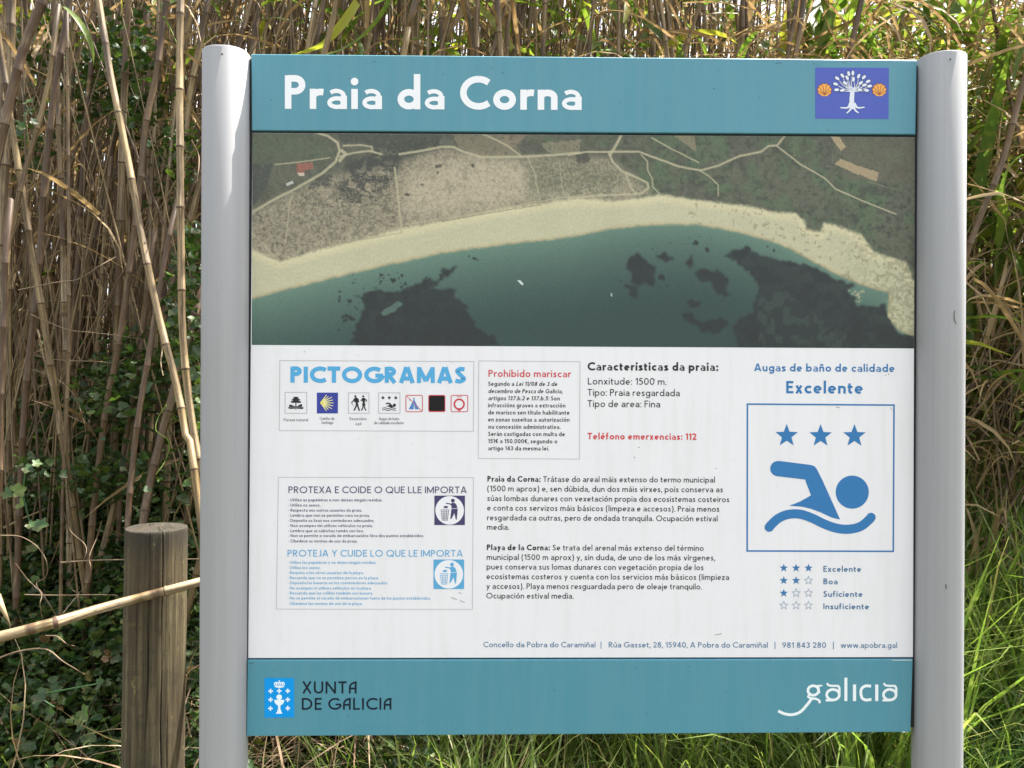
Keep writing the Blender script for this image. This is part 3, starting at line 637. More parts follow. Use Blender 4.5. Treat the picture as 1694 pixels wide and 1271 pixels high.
for s_, a, b_ in (('Concello da Pobra do Caramiñal', 799.7, 985), ('|', 993.6, 994.8), ('Rúa Gasset, 28, 15940, A Pobra do Caramiñal', 1007, 1270), ('|', 1281.4, 1282.6), ('981 843 280', 1294, 1366.5), ('|', 1378, 1379.2), ('www.apobra.gal', 1391, 1484)):
    text(ik, s_, a, cb(a), b_, cb(b_), 9.0, SLATE, 0.13 if s_ != '|' else 1.0 * .13, 0.66)
ik.build('address_line', mainp, 'slate blue line of address, telephone and web page')
Z = lambda x, y: (1200 + x / 2.4454, 580 + y / 2.4454)
ik = Ink(YM)
text(ik, 'Augas de baño de calidade', 1247.4, 614.4, 1479.8, 615.6, 12.8, BLUE, 0.17, 0.66)
text(ik, 'Excelente', 1300.5, 650.8, 1427.5, 651.6, 20.2, BLUE, 0.175, 0.64)
ik.stroke([Z(89, 217), Z(682, 221), Z(679, 812.5), Z(88, 811)], 2.6, BLUE, True)
for x, y in ((248, 345), (385, 346), (522, 346)): ik.star(*Z(x, y), 19.6, BLUE)
ik.disc(*Z(513, 573), 27.4, BLUE, 0, 40)
arm = [(220, 447), (345, 463), (360, 468), (370, 480), (395, 530), (464, 684), (430, 676), (385, 655), (345, 640), (310, 632), (258, 628), (300, 612), (346, 586), (322, 522), (212, 509)]
arm += [(212 + 31 * math.cos(R(q)), 478 + 31 * math.sin(R(q))) for q in range(100, 280, 20)]
ik.poly([Z(*p) for p in arm], BLUE)
wave = SP([Z(*p) for p in ((177, 714), (210, 682), (250, 664), (300, 662), (350, 678), (400, 702), (450, 719), (500, 723), (550, 710), (590, 676))], 5)
ik.stroke(wave, 37 / 2.4454, BLUE); ik.disc(*Z(177, 715), 18.5 / 2.4454, BLUE, 1); ik.disc(*Z(589, 675), 18.5 / 2.4454, BLUE, 1)
ik.build('water_quality_panel', mainp, 'blue framed swimmer under three blue stars')
ik = Ink(YM)
for r_, (y, s_, x1, full) in enumerate(((880, 'Excelente', 549, 3), (930.5, 'Boa', 454, 2), (981.5, 'Suficiente', 555, 1), (1031.5, 'Insuficiente', 581, 0))):
    for k, x in enumerate((236, 286, 336)): ik.star(*Z(x, y), 7.2, lin(62, 118, 170) if k < full else lin(130, 150, 175), 0, 0 if k < full else 0.9)
    a, b_ = Z(396, y + 15), Z(x1, y + 15.5); text(ik, s_, a[0], a[1], b_[0], b_[1], 9.6, SLATE, 0.165, 0.64)
ik.build('rating_legend', mainp, 'four lines of small stars with their ratings')
W4 = lambda x, y: (440 + x / 4.7056, 770 + y / 4.7056)
ik = Ink(YM)
ik.stroke([W4(97, 93), W4(1615, 95), W4(1606, 1121), W4(81, 1119)], 0.9, GREYL, True)
ik.build('notice_frame', mainp)
t1 = ['Utiliza as papeleiras e non deixes ningún residuo.', 'Utiliza os aseos.', 'Respecta aos outros usuarios da praia.', 'Lembra que non se permiten cans na praia.', 'Deposita os lixos nos contedores adecuados.', 'Non acampes nin utilices vehículos na praia.', 'Lembra que as cabichas tamén son lixo.', 'Non se permite o varado de embarcacións fóra dos puntos establecidos.', 'Obedece as normas de uso da praia.']
t2 = ['Utiliza las papeleras y no dejes ningún residuo.', 'Utiliza los aseos.', 'Respeta a los otros usuarios de la playa.', 'Recuerda que no se permiten perros en la playa.', 'Deposita las basuras en los contenedores adecuados.', 'No acampes ni utilices vehículos en la playa.', 'Recuerda que las colillas también son basura.', 'No se permite el varado de embarcaciones fuera de los puntos establecidos.', 'Obedece las normas de uso de la playa.']
def rules(title, tx, ty, lines, ends, bases, x0, col, box, nm, lab):
    ik = Ink(YM); a, b_ = W4(tx[0], ty), W4(tx[1], ty + 1); text(ik, title, a[0], a[1], b_[0], b_[1], 11.0, col, 0.13, 0.64)
    for s_, e, y in zip(lines, ends, bases):
        a, b_ = W4(x0, y), W4(e, y + 1); text(ik, s_, a[0], a[1], b_[0], b_[1], 4.8, col, 0.15, 0.68)
        a, b_ = W4(x0 - 17, y), W4(x0 - 11, y); text(ik, '-', a[0], a[1], b_[0], b_[1], 4.8, col, 0.15, 0.68)
    ik.build(nm, mainp, lab)
    ik = Ink(YM); bx0, by0, bx1, by1 = box
    ik.poly([W4(bx0, by0), W4(bx1, by0), W4(bx1 - 1, by1), W4(bx0, by1)], col)
    cx, cy = (bx0 + bx1) / 2, (by0 + by1) / 2; ox, oy = cx - 1429, cy - 350
    ik.disc(*W4(cx, cy), 23.6, (0.80, 0.80, 0.83), 1, 40)
    H_ = lambda x, y: W4(x + ox, y + oy)
    ik.disc(*H_(1454, 274), 3.2, col, 2)
    ik.poly([H_(1436, 300), H_(1448, 290), H_(1470, 292), H_(1482, 306), H_(1492, 340), H_(1490, 366), H_(1484, 424), H_(1476, 420), H_(1466, 372), H_(1442, 418), H_(1434, 416), H_(1440, 360), H_(1444, 318), H_(1436, 308)], col, 2)
    ik.stroke([H_(1444, 302), H_(1400, 294)], 1.8, col, lift=2); ik.poly([H_(1378, 330), H_(1392, 314), H_(1418, 318), H_(1410, 334)], col, 2)
    ik.stroke([H_(1438, 338), H_(1490, 334)], .7, (0.8, 0.8, 0.83), lift=3)
    for k in range(5): f = k / 4; ik.stroke([H_(1362 + 60 * f, 344), H_(1372 + 40 * f, 428)], .8, col, lift=2)
    for k in range(6): f = k / 5; ik.stroke([H_(1361 + 10 * f, 345 + 82 * f), H_(1424 - 11 * f, 345 + 82 * f)], .8, col, lift=2)
    ik.build('litter_symbol', mainp, 'square symbol of a figure using a litter basket')
rules('PROTEXA E COIDE O QUE LLE IMPORTA', (175, 1563), 216, t1, (907, 425, 748, 808, 845, 830, 762, 1230, 712), (280, 320, 360, 400, 440, 480, 520, 558, 600), 191, NAVY, (1311, 236, 1549, 465), 'galician_rules', 'dark purple list of beach rules under a heading in capitals')
rules('PROTEJA Y CUIDE LO QUE LE IMPORTA', (168, 1532), 710, t2, (860, 425, 760, 878, 950, 822, 833, 1283, 752), (766, 807, 846, 886, 925, 966, 1005, 1044, 1086), 186, LBLUE, (1304, 733, 1543, 963), 'spanish_rules', 'light blue list of beach rules under a heading in capitals')
# scuffs and specks left on the board
ik = Ink(YM, 3); DRT = lin(95, 92, 88)
for (x, y, l, a) in ((1386, 674, 6, .3), (1474, 676, 3, 1.4), (1478, 680, 2.5, 1.2), (1190, 1049, 8, -.2), (1184, 1050, 3, .1), (761, 981, 5, .1), (751, 990, 10, .35), (765, 995, 8, .4), (1470, 619, 2.4, .6), (1465, 621, 2, .2), (504, 582, 2, .2), (1057, 740, 3, .1), (1050, 757, 3, .9), (1184, 775, 2, .3), (1083, 628, 2, .8)):
    ik.stroke([(x - l / 2 * math.cos(a), y - l / 2 * math.sin(a)), (x, y + .4), (x + l / 2 * math.cos(a), y + l / 2 * math.sin(a))], 0.8, DRT)
q_ = random.Random(3)
for k in range(70): ik.disc(q_.uniform(425, 1500), q_.uniform(585, 1080), q_.uniform(.25, .6), lin(150, 146, 140), 0, 6)
ik.build('scuff_marks', mainp)
ik = Ink(YH, 1)
for x, y, r_ in ((619, 102, 1.0), (790, 111, .8), (814, 112, .8), (449, 166, .9), (1181, 147, 1.0), (1138, 106, .7), (1369, 216, 1.0), (1346, 106, .8), (536, 171, .5)): ik.disc(x, y, r_, lin(35, 60, 75), 0, 7)
for k in range(26): ik.disc(q_.uniform(425, 1500), q_.uniform(98, 212), q_.uniform(.25, .55), lin(60, 100, 120), 0, 6)
ik.stroke([(1283, 105), (1293, 104.4)], .7, lin(40, 70, 85)); ik.build('scuff_marks', header)
ik = Ink(YH, 1)
ik.poly([(1474, 1091.6), (1508, 1091.4), (1508, 1092.8), (1492, 1093.0), (1476, 1092.8)], lin(190, 205, 205)); ik.poly([(1492, 1210.4), (1498, 1210.2), (1497.5, 1212), (1493, 1212)], lin(220, 228, 225))
ik.stroke([(412, 1098), (420, 1096.6)], .8, lin(40, 80, 90)); ik.stroke([(960, 1100), (968, 1113)], .5, lin(110, 165, 175))
for k in range(20): ik.disc(q_.uniform(415, 1500), q_.uniform(1096, 1208), q_.uniform(.25, .6), lin(120, 175, 185) if k % 2 else lin(45, 85, 95), 0, 6)
ik.build('scuff_marks', footer)

# ------------------------------------------------------------------ the printed aerial photograph
def value_noise(X, Y, sc, seed, octv=4, gain=0.55):
    r_ = np.random.RandomState(seed); out = np.zeros_like(X, dtype=float); amp = 1; tot = 0
    for o_ in range(octv):
        g = r_.rand(257, 257); u = X / sc * 2 ** o_ + 17.3 * o_; v = Y / sc * 2 ** o_ + 9.1 * o_
        iu, iv = np.floor(u).astype(int), np.floor(v).astype(int); fu, fv = u - iu, v - iv
        fu = fu * fu * (3 - 2 * fu); fv = fv * fv * (3 - 2 * fv); iu %= 256; iv %= 256
        out += amp * ((g[iu, iv] * (1 - fu) + g[iu + 1, iv] * fu) * (1 - fv) + (g[iu, iv + 1] * (1 - fu) + g[iu + 1, iv + 1] * fu) * fv)
        tot += amp; amp *= gain
    return out / tot
def inside(X, Y, P_):
    res = np.zeros(X.shape, bool); n = len(P_)
    for i in range(n):
        (x0, y0), (x1, y1) = P_[i], P_[(i + 1) % n]
        if y0 == y1: continue
        res ^= ((Y >= min(y0, y1)) & (Y < max(y0, y1)) & (X < x0 + (Y - y0) * (x1 - x0) / (y1 - y0)))
    return res
def pdist(X, Y, P_):
    d = np.full(X.shape, 1e9)
    for (x0, y0), (x1, y1) in zip(P_[:-1], P_[1:]):
        dx, dy = x1 - x0, y1 - y0; t = np.clip(((X - x0) * dx + (Y - y0) * dy) / (dx * dx + dy * dy + 1e-9), 0, 1)
        d = np.minimum(d, np.hypot(X - x0 - t * dx, Y - y0 - t * dy))
    return d
cL = lambda x, y: (400 + x / 3.025, 200 + y / 3.025)
cR = lambda x, y: (940 + x / 2.8233, 200 + y / 2.8233)
NX, NY = 860, 272
u = np.linspace(0, 1, NX); v = np.linspace(0, 1, NY); U, Vv = np.meshgrid(u, v, indexing='ij')
x_top, y_top = 417.8 + (1513.2 - 417.8) * U, 220.4 + 6.8 * U
x_bot, y_bot = 416.4 + (1511.8 - 416.4) * U, 570.8 + 5.8 * U
PX, PY = x_top + (x_bot - x_top) * Vv, y_top + (y_bot - y_top) * Vv
jx = (value_noise(PX, PY, 12, 1) - .5) * 9; jy = (value_noise(PX, PY, 12, 2) - .5) * 9
fx, fy = PX + jx, PY + jy                       # ragged edges
sx_, sy_ = PX + jx * .35, PY + jy * .35         # softer edges
n_f = value_noise(PX, PY, 3.2, 3, 3); n_m = value_noise(PX, PY, 14, 4, 4); n_l = value_noise(PX, PY, 60, 5, 3)
streak = value_noise(PX * 0.6 + PY * .2, PY * 1.6, 5, 6, 3)
img = np.zeros(PX.shape + (3,))
def put(mask, col):
    m = np.clip(mask, 0, 1)[..., None] if mask.dtype != bool else mask[..., None].astype(float)
    img[:] = img * (1 - m) + np.array(col, float) * m
smo = lambda a, b_, x: sstep(a, b_, x)
def soft(m, k):
    m = m.astype(float)
    for _ in range(2):
        for ax_ in (0, 1):
            c_ = np.cumsum(np.concatenate([np.repeat(m.take([0], ax_), k + 1, ax_), m, np.repeat(m.take([-1], ax_), k, ax_)], ax_), ax_)
            L_ = m.shape[ax_]; m = (c_.take(range(2 * k + 1, 2 * k + 1 + L_), ax_) - c_.take(range(0, L_), ax_)) / (2 * k + 1)
    return m
n_x = value_noise(PX, PY, 1.9, 51, 2); n_y = value_noise(PX, PY, 4.5, 52, 3)
img[:] = (98, 100, 84)                                                        # sRGB-like working space
put(smo(.4, .7, n_l) * (PX > 900), (92, 106, 80)); put(smo(.45, .6, n_m) * .5, (80, 80, 70))
put(soft(inside(fx, fy, [cL(0, 60), cL(300, 60), cL(455, 100), cL(440, 190), cL(160, 215), cL(40, 225)]), 4) * .8, (90, 100, 80))
put(inside(fx, fy, [cL(0, 220), cL(150, 215), cL(130, 330), cL(60, 420), cL(0, 420)]) * .8, (74, 78, 72))
dune = [cL(0, 480), cL(260, 360), cL(440, 280), cL(760, 230), cL(980, 130), cL(1200, 185), cL(1694, 185), cR(200, 180), cR(340, 290), cR(400, 345), cR(0, 400), cL(1500, 400), cL(1000, 500), cL(760, 560), cL(200, 700), cL(0, 700)]
dm = inside(fx, fy, dune)
dm = soft(dm, 4); put(dm, (152, 144, 122)); put(dm * smo(.42, .6, n_m) * .7, (146, 138, 116)); put(dm * smo(.5, .75, n_f) * .8, (98, 92, 78)); put(dm * smo(.62, .8, streak) * .7, (168, 160, 132))
tan_ = inside(fx, fy, [cL(820, 480), cL(800, 350), cL(860, 230), cL(1040, 190), cL(1240, 190), cL(1440, 200), cL(1430, 400), cL(1200, 450)])
tan_ = soft(tan_, 9); put(tan_ * .9, (194, 183, 156)); put(tan_ * smo(.5, .8, n_f) * .35, (138, 126, 104)); put(tan_ * smo(.6, .72, n_m) * .5, (140, 132, 108))
gd = inside(fx, fy, [cL(1440, 200), cL(1694, 220), cR(180, 220), cR(290, 300), cR(140, 350), cL(1500, 400), cL(1430, 400)])
gd = soft(gd, 5); put(gd * .55, (128, 129, 104)); put(gd * smo(.5, .62, n_f) * .6, (176, 168, 136)); put(gd * smo(.35, .5, n_f[::-1]) * .5, (104, 108, 88))
top_t = inside(fx, fy, [cL(1050, 65), cL(1330, 65), cL(1400, 170), cL(1200, 180), cL(1080, 130)]); put(top_t * .6, (146, 134, 108))
put(inside(fx, fy, [cL(1280, 110), cL(1330, 65), cL(1430, 65), cL(1360, 130)]) * .6, (150, 132, 112)); put(inside(fx, fy, [cL(1500, 110), cL(1694, 90), cL(1694, 165), cL(1540, 165)]) * .6, (156, 144, 118))
trees = inside(fx, fy, [cL(520, 200), cL(640, 170), cL(700, 110), cL(980, 70), cL(1010, 130), cL(800, 190), cL(790, 240), cL(730, 330), cL(640, 390), cL(520, 400), cL(470, 320), cL(520, 280)])
put(soft(trees, 3) * smo(.38, .5, value_noise(PX, PY, 9, 9, 3)) * .9, (68, 70, 64)); put(inside(fx, fy, [cL(480, 65), cL(800, 65), cL(1000, 65), cL(980, 130), cL(700, 150), cL(650, 110), cL(500, 110)]) * .7, (72, 76, 66))
put(inside(fx, fy, [cL(380, 270), cL(450, 260), cL(450, 320), cL(330, 350)]) * .8, (72, 74, 66))
r2 = np.random.RandomState(5)
def blob(c, r_, col=(70, 70, 64), st_=.85): put(smo(r_ * 1.15, r_ * .75, np.hypot(fx - c[0], (fy - c[1]) * 1.2)) * st_, col)
for c in ((975, 262), (980, 226), (900, 322), (822, 370), (1155, 222), (495, 385), (550, 400), (590, 400), (525, 380), (620, 355), (665, 400), (645, 385), (490, 340), (580, 405), (510, 350), (545, 345)): blob(cL(*c), r2.uniform(2.4, 4.6))
for c, s_ in (((65, 170), 12), ((265, 180), 7), ((270, 105), 5)): blob(cR(*c), s_, (76, 76, 66))
put(dm * smo(34, 0, pdist(PX, PY, [cL(0, 640), cL(190, 700), cL(600, 590), cL(1000, 500), cL(1500, 410), cR(430, 342)])) * .55 * smo(.3, .6, n_m), (190, 181, 150)); put(dm * smo(.60, .72, n_x) * .55, (188, 178, 148)); put(dm * (1 - tan_ * .85) * smo(.56, .74, n_y) * .5, (94, 90, 76)); put(dm * smo(.40, .28, n_x) * .25, (92, 88, 74))
put(smo(.62, .75, n_y) * (1 - dm) * .45, (72, 76, 66)); put(smo(.35, .22, n_y) * (1 - dm) * .35, (118, 118, 98))
rt = PX > cR(400, 0)[0]
put(rt * smo(.55, .75, value_noise(PX, PY, 26, 12, 2)) * .6, (88, 112, 82)); put(rt * smo(.62, .7, value_noise(PX, PY, 7, 13, 2)) * .55, (66, 72, 62)); put((PX > cR(1280, 0)[0]) * (PY < 300) * .6, (104, 100, 84))
for _ in range(46): a = r2.rand(); blob(cR(r2.uniform(1080, 1600), r2.uniform(300, 560)), r2.uniform(1.5, 4), (66, 70, 62), .8)
put(inside(sx_, sy_, [cR(1245, 205), cR(1272, 180), cR(1448, 242), cR(1440, 286)]), (168, 150, 118)); put(inside(sx_, sy_, [cR(1222, 70), cR(1262, 70), cR(1295, 122), cR(1272, 142)]), (172, 154, 120)); put(inside(sx_, sy_, [cR(490, 70), cR(590, 70), cR(600, 146)]) * .7, (150, 138, 112))
sand_hi = [cL(0, 640), cL(60, 645), cL(190, 700), cL(400, 640), cL(600, 590), cL(770, 545), cL(1000, 500), cL(1300, 440), cL(1500, 410), cL(1694, 385), cR(200, 372), cR(330, 360), cR(430, 342), cR(600, 368), cR(850, 398), cR(960, 425), cR(1060, 428), cR(1105, 470), cR(1110, 500), cR(1180, 520), cR(1190, 470), cR(1290, 500), cR(1370, 530), cR(1430, 612), cR(1520, 640), cR(1580, 660), cR(1612, 740), cR(1640, 740)]
shore = [cR(1640, 1010), cR(1590, 1000), cR(1540, 975), cR(1490, 915), cR(1500, 800), cR(1440, 790), cR(1350, 760), cR(1200, 690), cR(1000, 580), cR(800, 520), cR(600, 485), cR(400, 485), cR(200, 505), cR(0, 545), cL(1300, 620), cL(1000, 662), cL(700, 728), cL(400, 800), cL(200, 850), cL(-20, 912)]
# water, with a shallow pale rim
sea = inside(PX, PY, shore[::-1] + [(1560, 720), (380, 720)])
sd_ = pdist(PX, PY, shore); dep = np.clip(sd_ / 150, 0, 1)[..., None]
wcol = np.array((104, 136, 120.)) * (1 - dep) ** 1.8 + np.array((54, 76, 73.)) * (1 - (1 - dep) ** 1.8)
wcol = wcol + (np.clip((PX - 760) / 300, 0, 1) * -3)[..., None] + (n_f[..., None] - .5) * 5
sf_ = soft(sea, 1)[..., None]; img[:] = img * (1 - sf_) + wcol * sf_
sand = inside(sx_, sy_, sand_hi + shore)
hd = pdist(PX, PY, sand_hi)
sc1 = np.array((214, 206, 168.)) * np.ones(PX.shape + (1,)); lower = smo(6, 20, hd)[..., None]
sc1 = sc1 * (1 - lower * .7) + np.array((190, 188, 158.)) * lower * .7
rim = smo(7, 1, sd_)[..., None]; sc1 = sc1 * (1 - rim * .45) + np.array((196, 176, 128.)) * rim * .45
sc1 += (n_f[..., None] - .5) * 7 + (streak[..., None] - .5) * 9 + (n_l[..., None] - .5) * 8
sm_ = soft(sand, 1)[..., None] * (1 - .5 * smo(5, 0, hd)[..., None] * smo(.45, .6, n_f)[..., None]); img[:] = img * (1 - sm_) + sc1 * sm_
put(sand * smo(cR(1150, 0)[0], cR(1560, 0)[0], PX) * smo(.42, .62, n_y) * .6, (150, 148, 120)); put(sand * (PX > cR(560, 0)[0]) * smo(.64, .74, value_noise(PX, PY, 6, 21, 3)) * .6, (146, 140, 112))
put(smo(.8, .2, np.abs(sd_ - 1.0)) * .3 * (PX < 1300), (220, 205, 165))
# dunes fence line, tracks and roads
def road(P_, wd, col=(188, 180, 148), st_=.9): put(smo(wd * .42 + .8, wd * .42 - .6, pdist(PX + jx * .12, PY + jy * .12, P_)) * st_, col)
for P_, wd, f in (([(50, 460), (150, 400), (260, 345), (400, 265), (470, 205), (490, 150), (480, 110), (430, 75), (370, 58)], 4.6, cL), ([(490, 180), (560, 160), (640, 150), (700, 168)], 3.4, cL), ([(510, 125), (600, 122), (650, 130), (655, 150)], 3, cL), ([(500, 150), (520, 165), (490, 200)], 6, cL), ([(790, 168), (900, 150), (1000, 130), (1060, 132), (1110, 155), (1200, 182), (1400, 180), (1560, 172), (1694, 160)], 4.2, cL), ([(0, 160), (80, 146), (200, 145), (330, 145), (420, 178), (520, 215), (620, 232), (700, 210), (800, 165), (900, 145), (935, 118), (975, 115), (1000, 85), (1010, 72)], 3.6, cR), ([(1395, 175), (1330, 125), (1260, 90), (1200, 65)], 2.8, cL), ([(245, 72), (215, 130), (195, 160)], 5, cR), ([(190, 155), (210, 195), (250, 235), (320, 265), (370, 290), (375, 315), (340, 340), (290, 345), (150, 348), (0, 362)], 4, cR), ([(270, 250), (290, 310), (310, 335)], 3, cR), ([(340, 160), (370, 190), (370, 230), (392, 270), (395, 310), (430, 345)], 2, cR), ([(620, 236), (660, 260), (700, 300), (700, 350)], 2, cR), ([(975, 118), (1080, 200), (1200, 270), (1250, 320), (1400, 385), (1530, 436)], 2.6, cR), ([(390, 80), (480, 130), (610, 196)], 2.2, cR), ([(765, 235), (780, 350), (790, 460), (800, 560)], 3.4, cL), ([(255, 360), (240, 430), (225, 560), (220, 610)], 1.6, cL), ([(1210, 190), (1205, 290), (1190, 400)], 1.3, cL), ([(1430, 185), (1465, 260), (1480, 340), (1495, 400)], 1.7, cL), ([(1590, 200), (1600, 300), (1610, 380)], 1.1, cL), ([(165, 220), (300, 205), (440, 185)], 2, cL), ([(820, 520), (1000, 490), (1200, 460), (1450, 410), (1694, 370)], 1.6, cL), ([(50, 560), (110, 620), (185, 695)], 1.4, cL)):
    road([f(*p) for p in P_], wd)
road([cR(1400, 285), cR(1540, 325)], 1, (150, 144, 120)); road([cL(1500, 420), cL(1200, 468), cL(1000, 505)], 1.2, (110, 102, 84), .7); road([cL(800, 560), cL(600, 595), cL(500, 615)], 1.0, (120, 110, 90), .6)
put(inside(PX, PY, [cL(275, 215), cL(355, 208), cL(357, 240), cL(312, 250), cL(312, 275), cL(285, 272), cL(276, 250)]), (150, 98, 84)); put(inside(PX, PY, [cL(280, 262), cL(314, 260), cL(314, 276), cL(286, 276)]), (205, 190, 170)); put(inside(PX, PY, [cL(220, 315), cL(255, 300), cL(260, 312), cL(226, 328)]), (196, 196, 188))
# dark weed on the sea bed
weedc = (44, 50, 50)
for P_ in ([cL(540, 1130), cL(570, 1020), cL(620, 930), cL(590, 880), cL(650, 845), cL(740, 850), cL(800, 850), cL(900, 800), cL(980, 790), cL(1000, 745), cL(1080, 730), cL(1050, 760), cL(980, 800), cL(940, 845), cL(1080, 835), cL(1060, 880), cL(1130, 930), cL(1180, 1030), cL(1250, 1080), cL(1300, 1130)],
           [cR(290, 640), cR(320, 610), cR(360, 650), cR(410, 680), cR(400, 770), cR(330, 760), cR(300, 740), cR(280, 690)], [cR(270, 770), cR(320, 760), cR(320, 820), cR(290, 810)], [cR(415, 630), cR(460, 615), cR(490, 640), cR(460, 670), cR(425, 655)], [cR(550, 660), cR(590, 630), cR(590, 660), cR(565, 690)],
           [cR(600, 700), cR(640, 690), cR(700, 705), cR(740, 730), cR(735, 770), cR(760, 820), cR(690, 800), cR(660, 760), cR(610, 740)], [cR(520, 895), cR(570, 895), cR(600, 940), cR(720, 920), cR(750, 955), cR(680, 1000), cR(620, 985), cR(560, 945)], [cR(560, 840), cR(620, 835), cR(620, 865), cR(575, 870)],
           [cR(740, 620), cR(830, 590), cR(870, 620), cR(960, 650), cR(1060, 660), cR(1150, 690), cR(1250, 745), cR(1330, 760), cR(1310, 820), cR(1360, 860), cR(1480, 860), cR(1500, 930), cR(1545, 990), cR(1620, 1010), cR(1640, 1080), cR(800, 1080), cR(760, 980), cR(860, 880), cR(900, 760), cR(820, 690), cR(760, 650)]):
    put(soft(inside(fx + jx * .8, fy + jy * .8, P_), 1) * sea * (.82 + .16 * smo(.3, .6, n_m)) , weedc)
put(inside(fx, fy, [cR(870, 760), cR(980, 760), cR(1100, 860), cR(1300, 1000), cR(1300, 1060), cR(900, 1060), cR(880, 900)]) * sea * smo(.4, .65, n_m) * .6, (64, 82, 76))
put(sea * smo(.70, .76, value_noise(PX, PY, 7, 31, 3)) * (PX < cL(1000, 0)[0]) * (PX > cL(480, 0)[0]) * (PY > 450) * .8, weedc); put(inside(fx, fy, [cL(700, 960), cL(780, 900), cL(810, 920), cL(760, 960), cL(710, 980)]), (84, 108, 98))
for c, r_ in (((600, 570), 6), ((650, 608), 5.5), ((585, 578), 3), ((440, 735), 8), ((250, 750), 3), ((565, 545), 2), ((620, 545), 1.6), ((670, 548), 1.6), ((925, 585), 2), ((960, 605), 3.4), ((900, 540), 1.4), ((1200, 685), 1.6), ((395, 600), 2.6), ((465, 772), 3), ((205, 812), 2.4), ((480, 572), 1.4), ((550, 608), 1.5), ((735, 628), 3), ((845, 600), 5)): blob(cR(*c), r_ / 1.4, weedc, .9)
for c, r_ in (((1165, 690), 3.5), ((1140, 685), 2), ((1180, 700), 2), ((495, 885), 3), ((760, 800), 4), ((800, 778), 3), ((640, 860), 5), ((540, 905), 4), ((520, 1000), 3), ((545, 990), 5), ((1590, 645), 1.4)): blob(cL(*c), r_, weedc, .85)
put(inside(fx, fy, [cR(1310, 790), cR(1380, 790), cR(1390, 830), cR(1350, 850)]) * smo(.4, .6, n_f), (168, 166, 136))
put(inside(PX, PY, [cL(1380, 800), cL(1392, 797), cL(1412, 816), cL(1404, 825)]), (215, 225, 220)); put(inside(PX, PY, [cR(200, 806), cR(207, 806), cR(207, 822), cR(200, 822)]), (170, 180, 185))
img += (value_noise(PX, PY, 2.2, 41, 2)[..., None] - .5) * np.where(sea | sand, 4, 18)[..., None]
gloss_veil = 0.05; img = img * (1 - gloss_veil) + 128 * gloss_veil  # pale gloss on the print, mixed evenly into its colours
s_ = np.clip(img, 0, 255) / 255; linimg = 0.92 * np.where(s_ <= .04045, s_ / 12.92, ((s_ + .055) / 1.055) ** 2.4)
# positions on the plane: project the four corners, bilinear in between is exact enough on one flat sheet
d0 = np.stack([(PX - 847) / FPX, np.ones_like(PX), -(PY - 635.5) / FPX], -1) @ np.array(RM).T
tt = (YM - CAM.y) / d0[..., 1]
P3 = np.stack([CAM.x + d0[..., 0] * tt, np.full(PX.shape, YM - 0.0002), CAM.z + d0[..., 2] * tt], -1).reshape(-1, 3)
ii = np.arange(NX * NY).reshape(NX, NY)
F = np.stack([ii[:-1, :-1], ii[:-1, 1:], ii[1:, 1:], ii[1:, :-1]], -1).reshape(-1, 4)
colr = np.concatenate([linimg.reshape(-1, 3), np.ones((NX * NY, 1))], 1)
me = np_mesh('aerial_photograph', P3, F, False, attrs=[('ink', 'FLOAT_COLOR', colr)])
o = link('aerial_photograph', me, [PHOTO], mainp); o['label'] = 'printed aerial view of a curved sandy beach and dark green sea'

# ================================================================== VEGETATION
def tube(path, radii, sides=8, node_at=None):
    """returns V, F, cuv, matidx for a tube along path"""
    P_ = [Vector(p) for p in path]; n = len(P_); V, C, F, MI = [], [], [], []
    ref = Vector((0.3, 1, 0.1)); L = 0
    for i, p in enumerate(P_):
        d = (P_[min(i + 1, n - 1)] - P_[max(i - 1, 0)]).normalized(); a = d.cross(ref).normalized(); b_ = d.cross(a)
        if i: L += (p - P_[i - 1]).length
        for k in range(sides):
            q = 2 * math.pi * k / sides; c_, s_ = math.cos(q), math.sin(q)
            V.append(p + (a * c_ + b_ * s_) * radii[i]); C.append((c_ * .01, s_ * .01, L))
    for i in range(n - 1):
        for k in range(sides):
            j = (k + 1) % sides; F.append((i * sides + k, i * sides + j, (i + 1) * sides + j, (i + 1) * sides + k)); MI.append(1 if node_at and i in node_at else 0)
    return V, F, C, MI
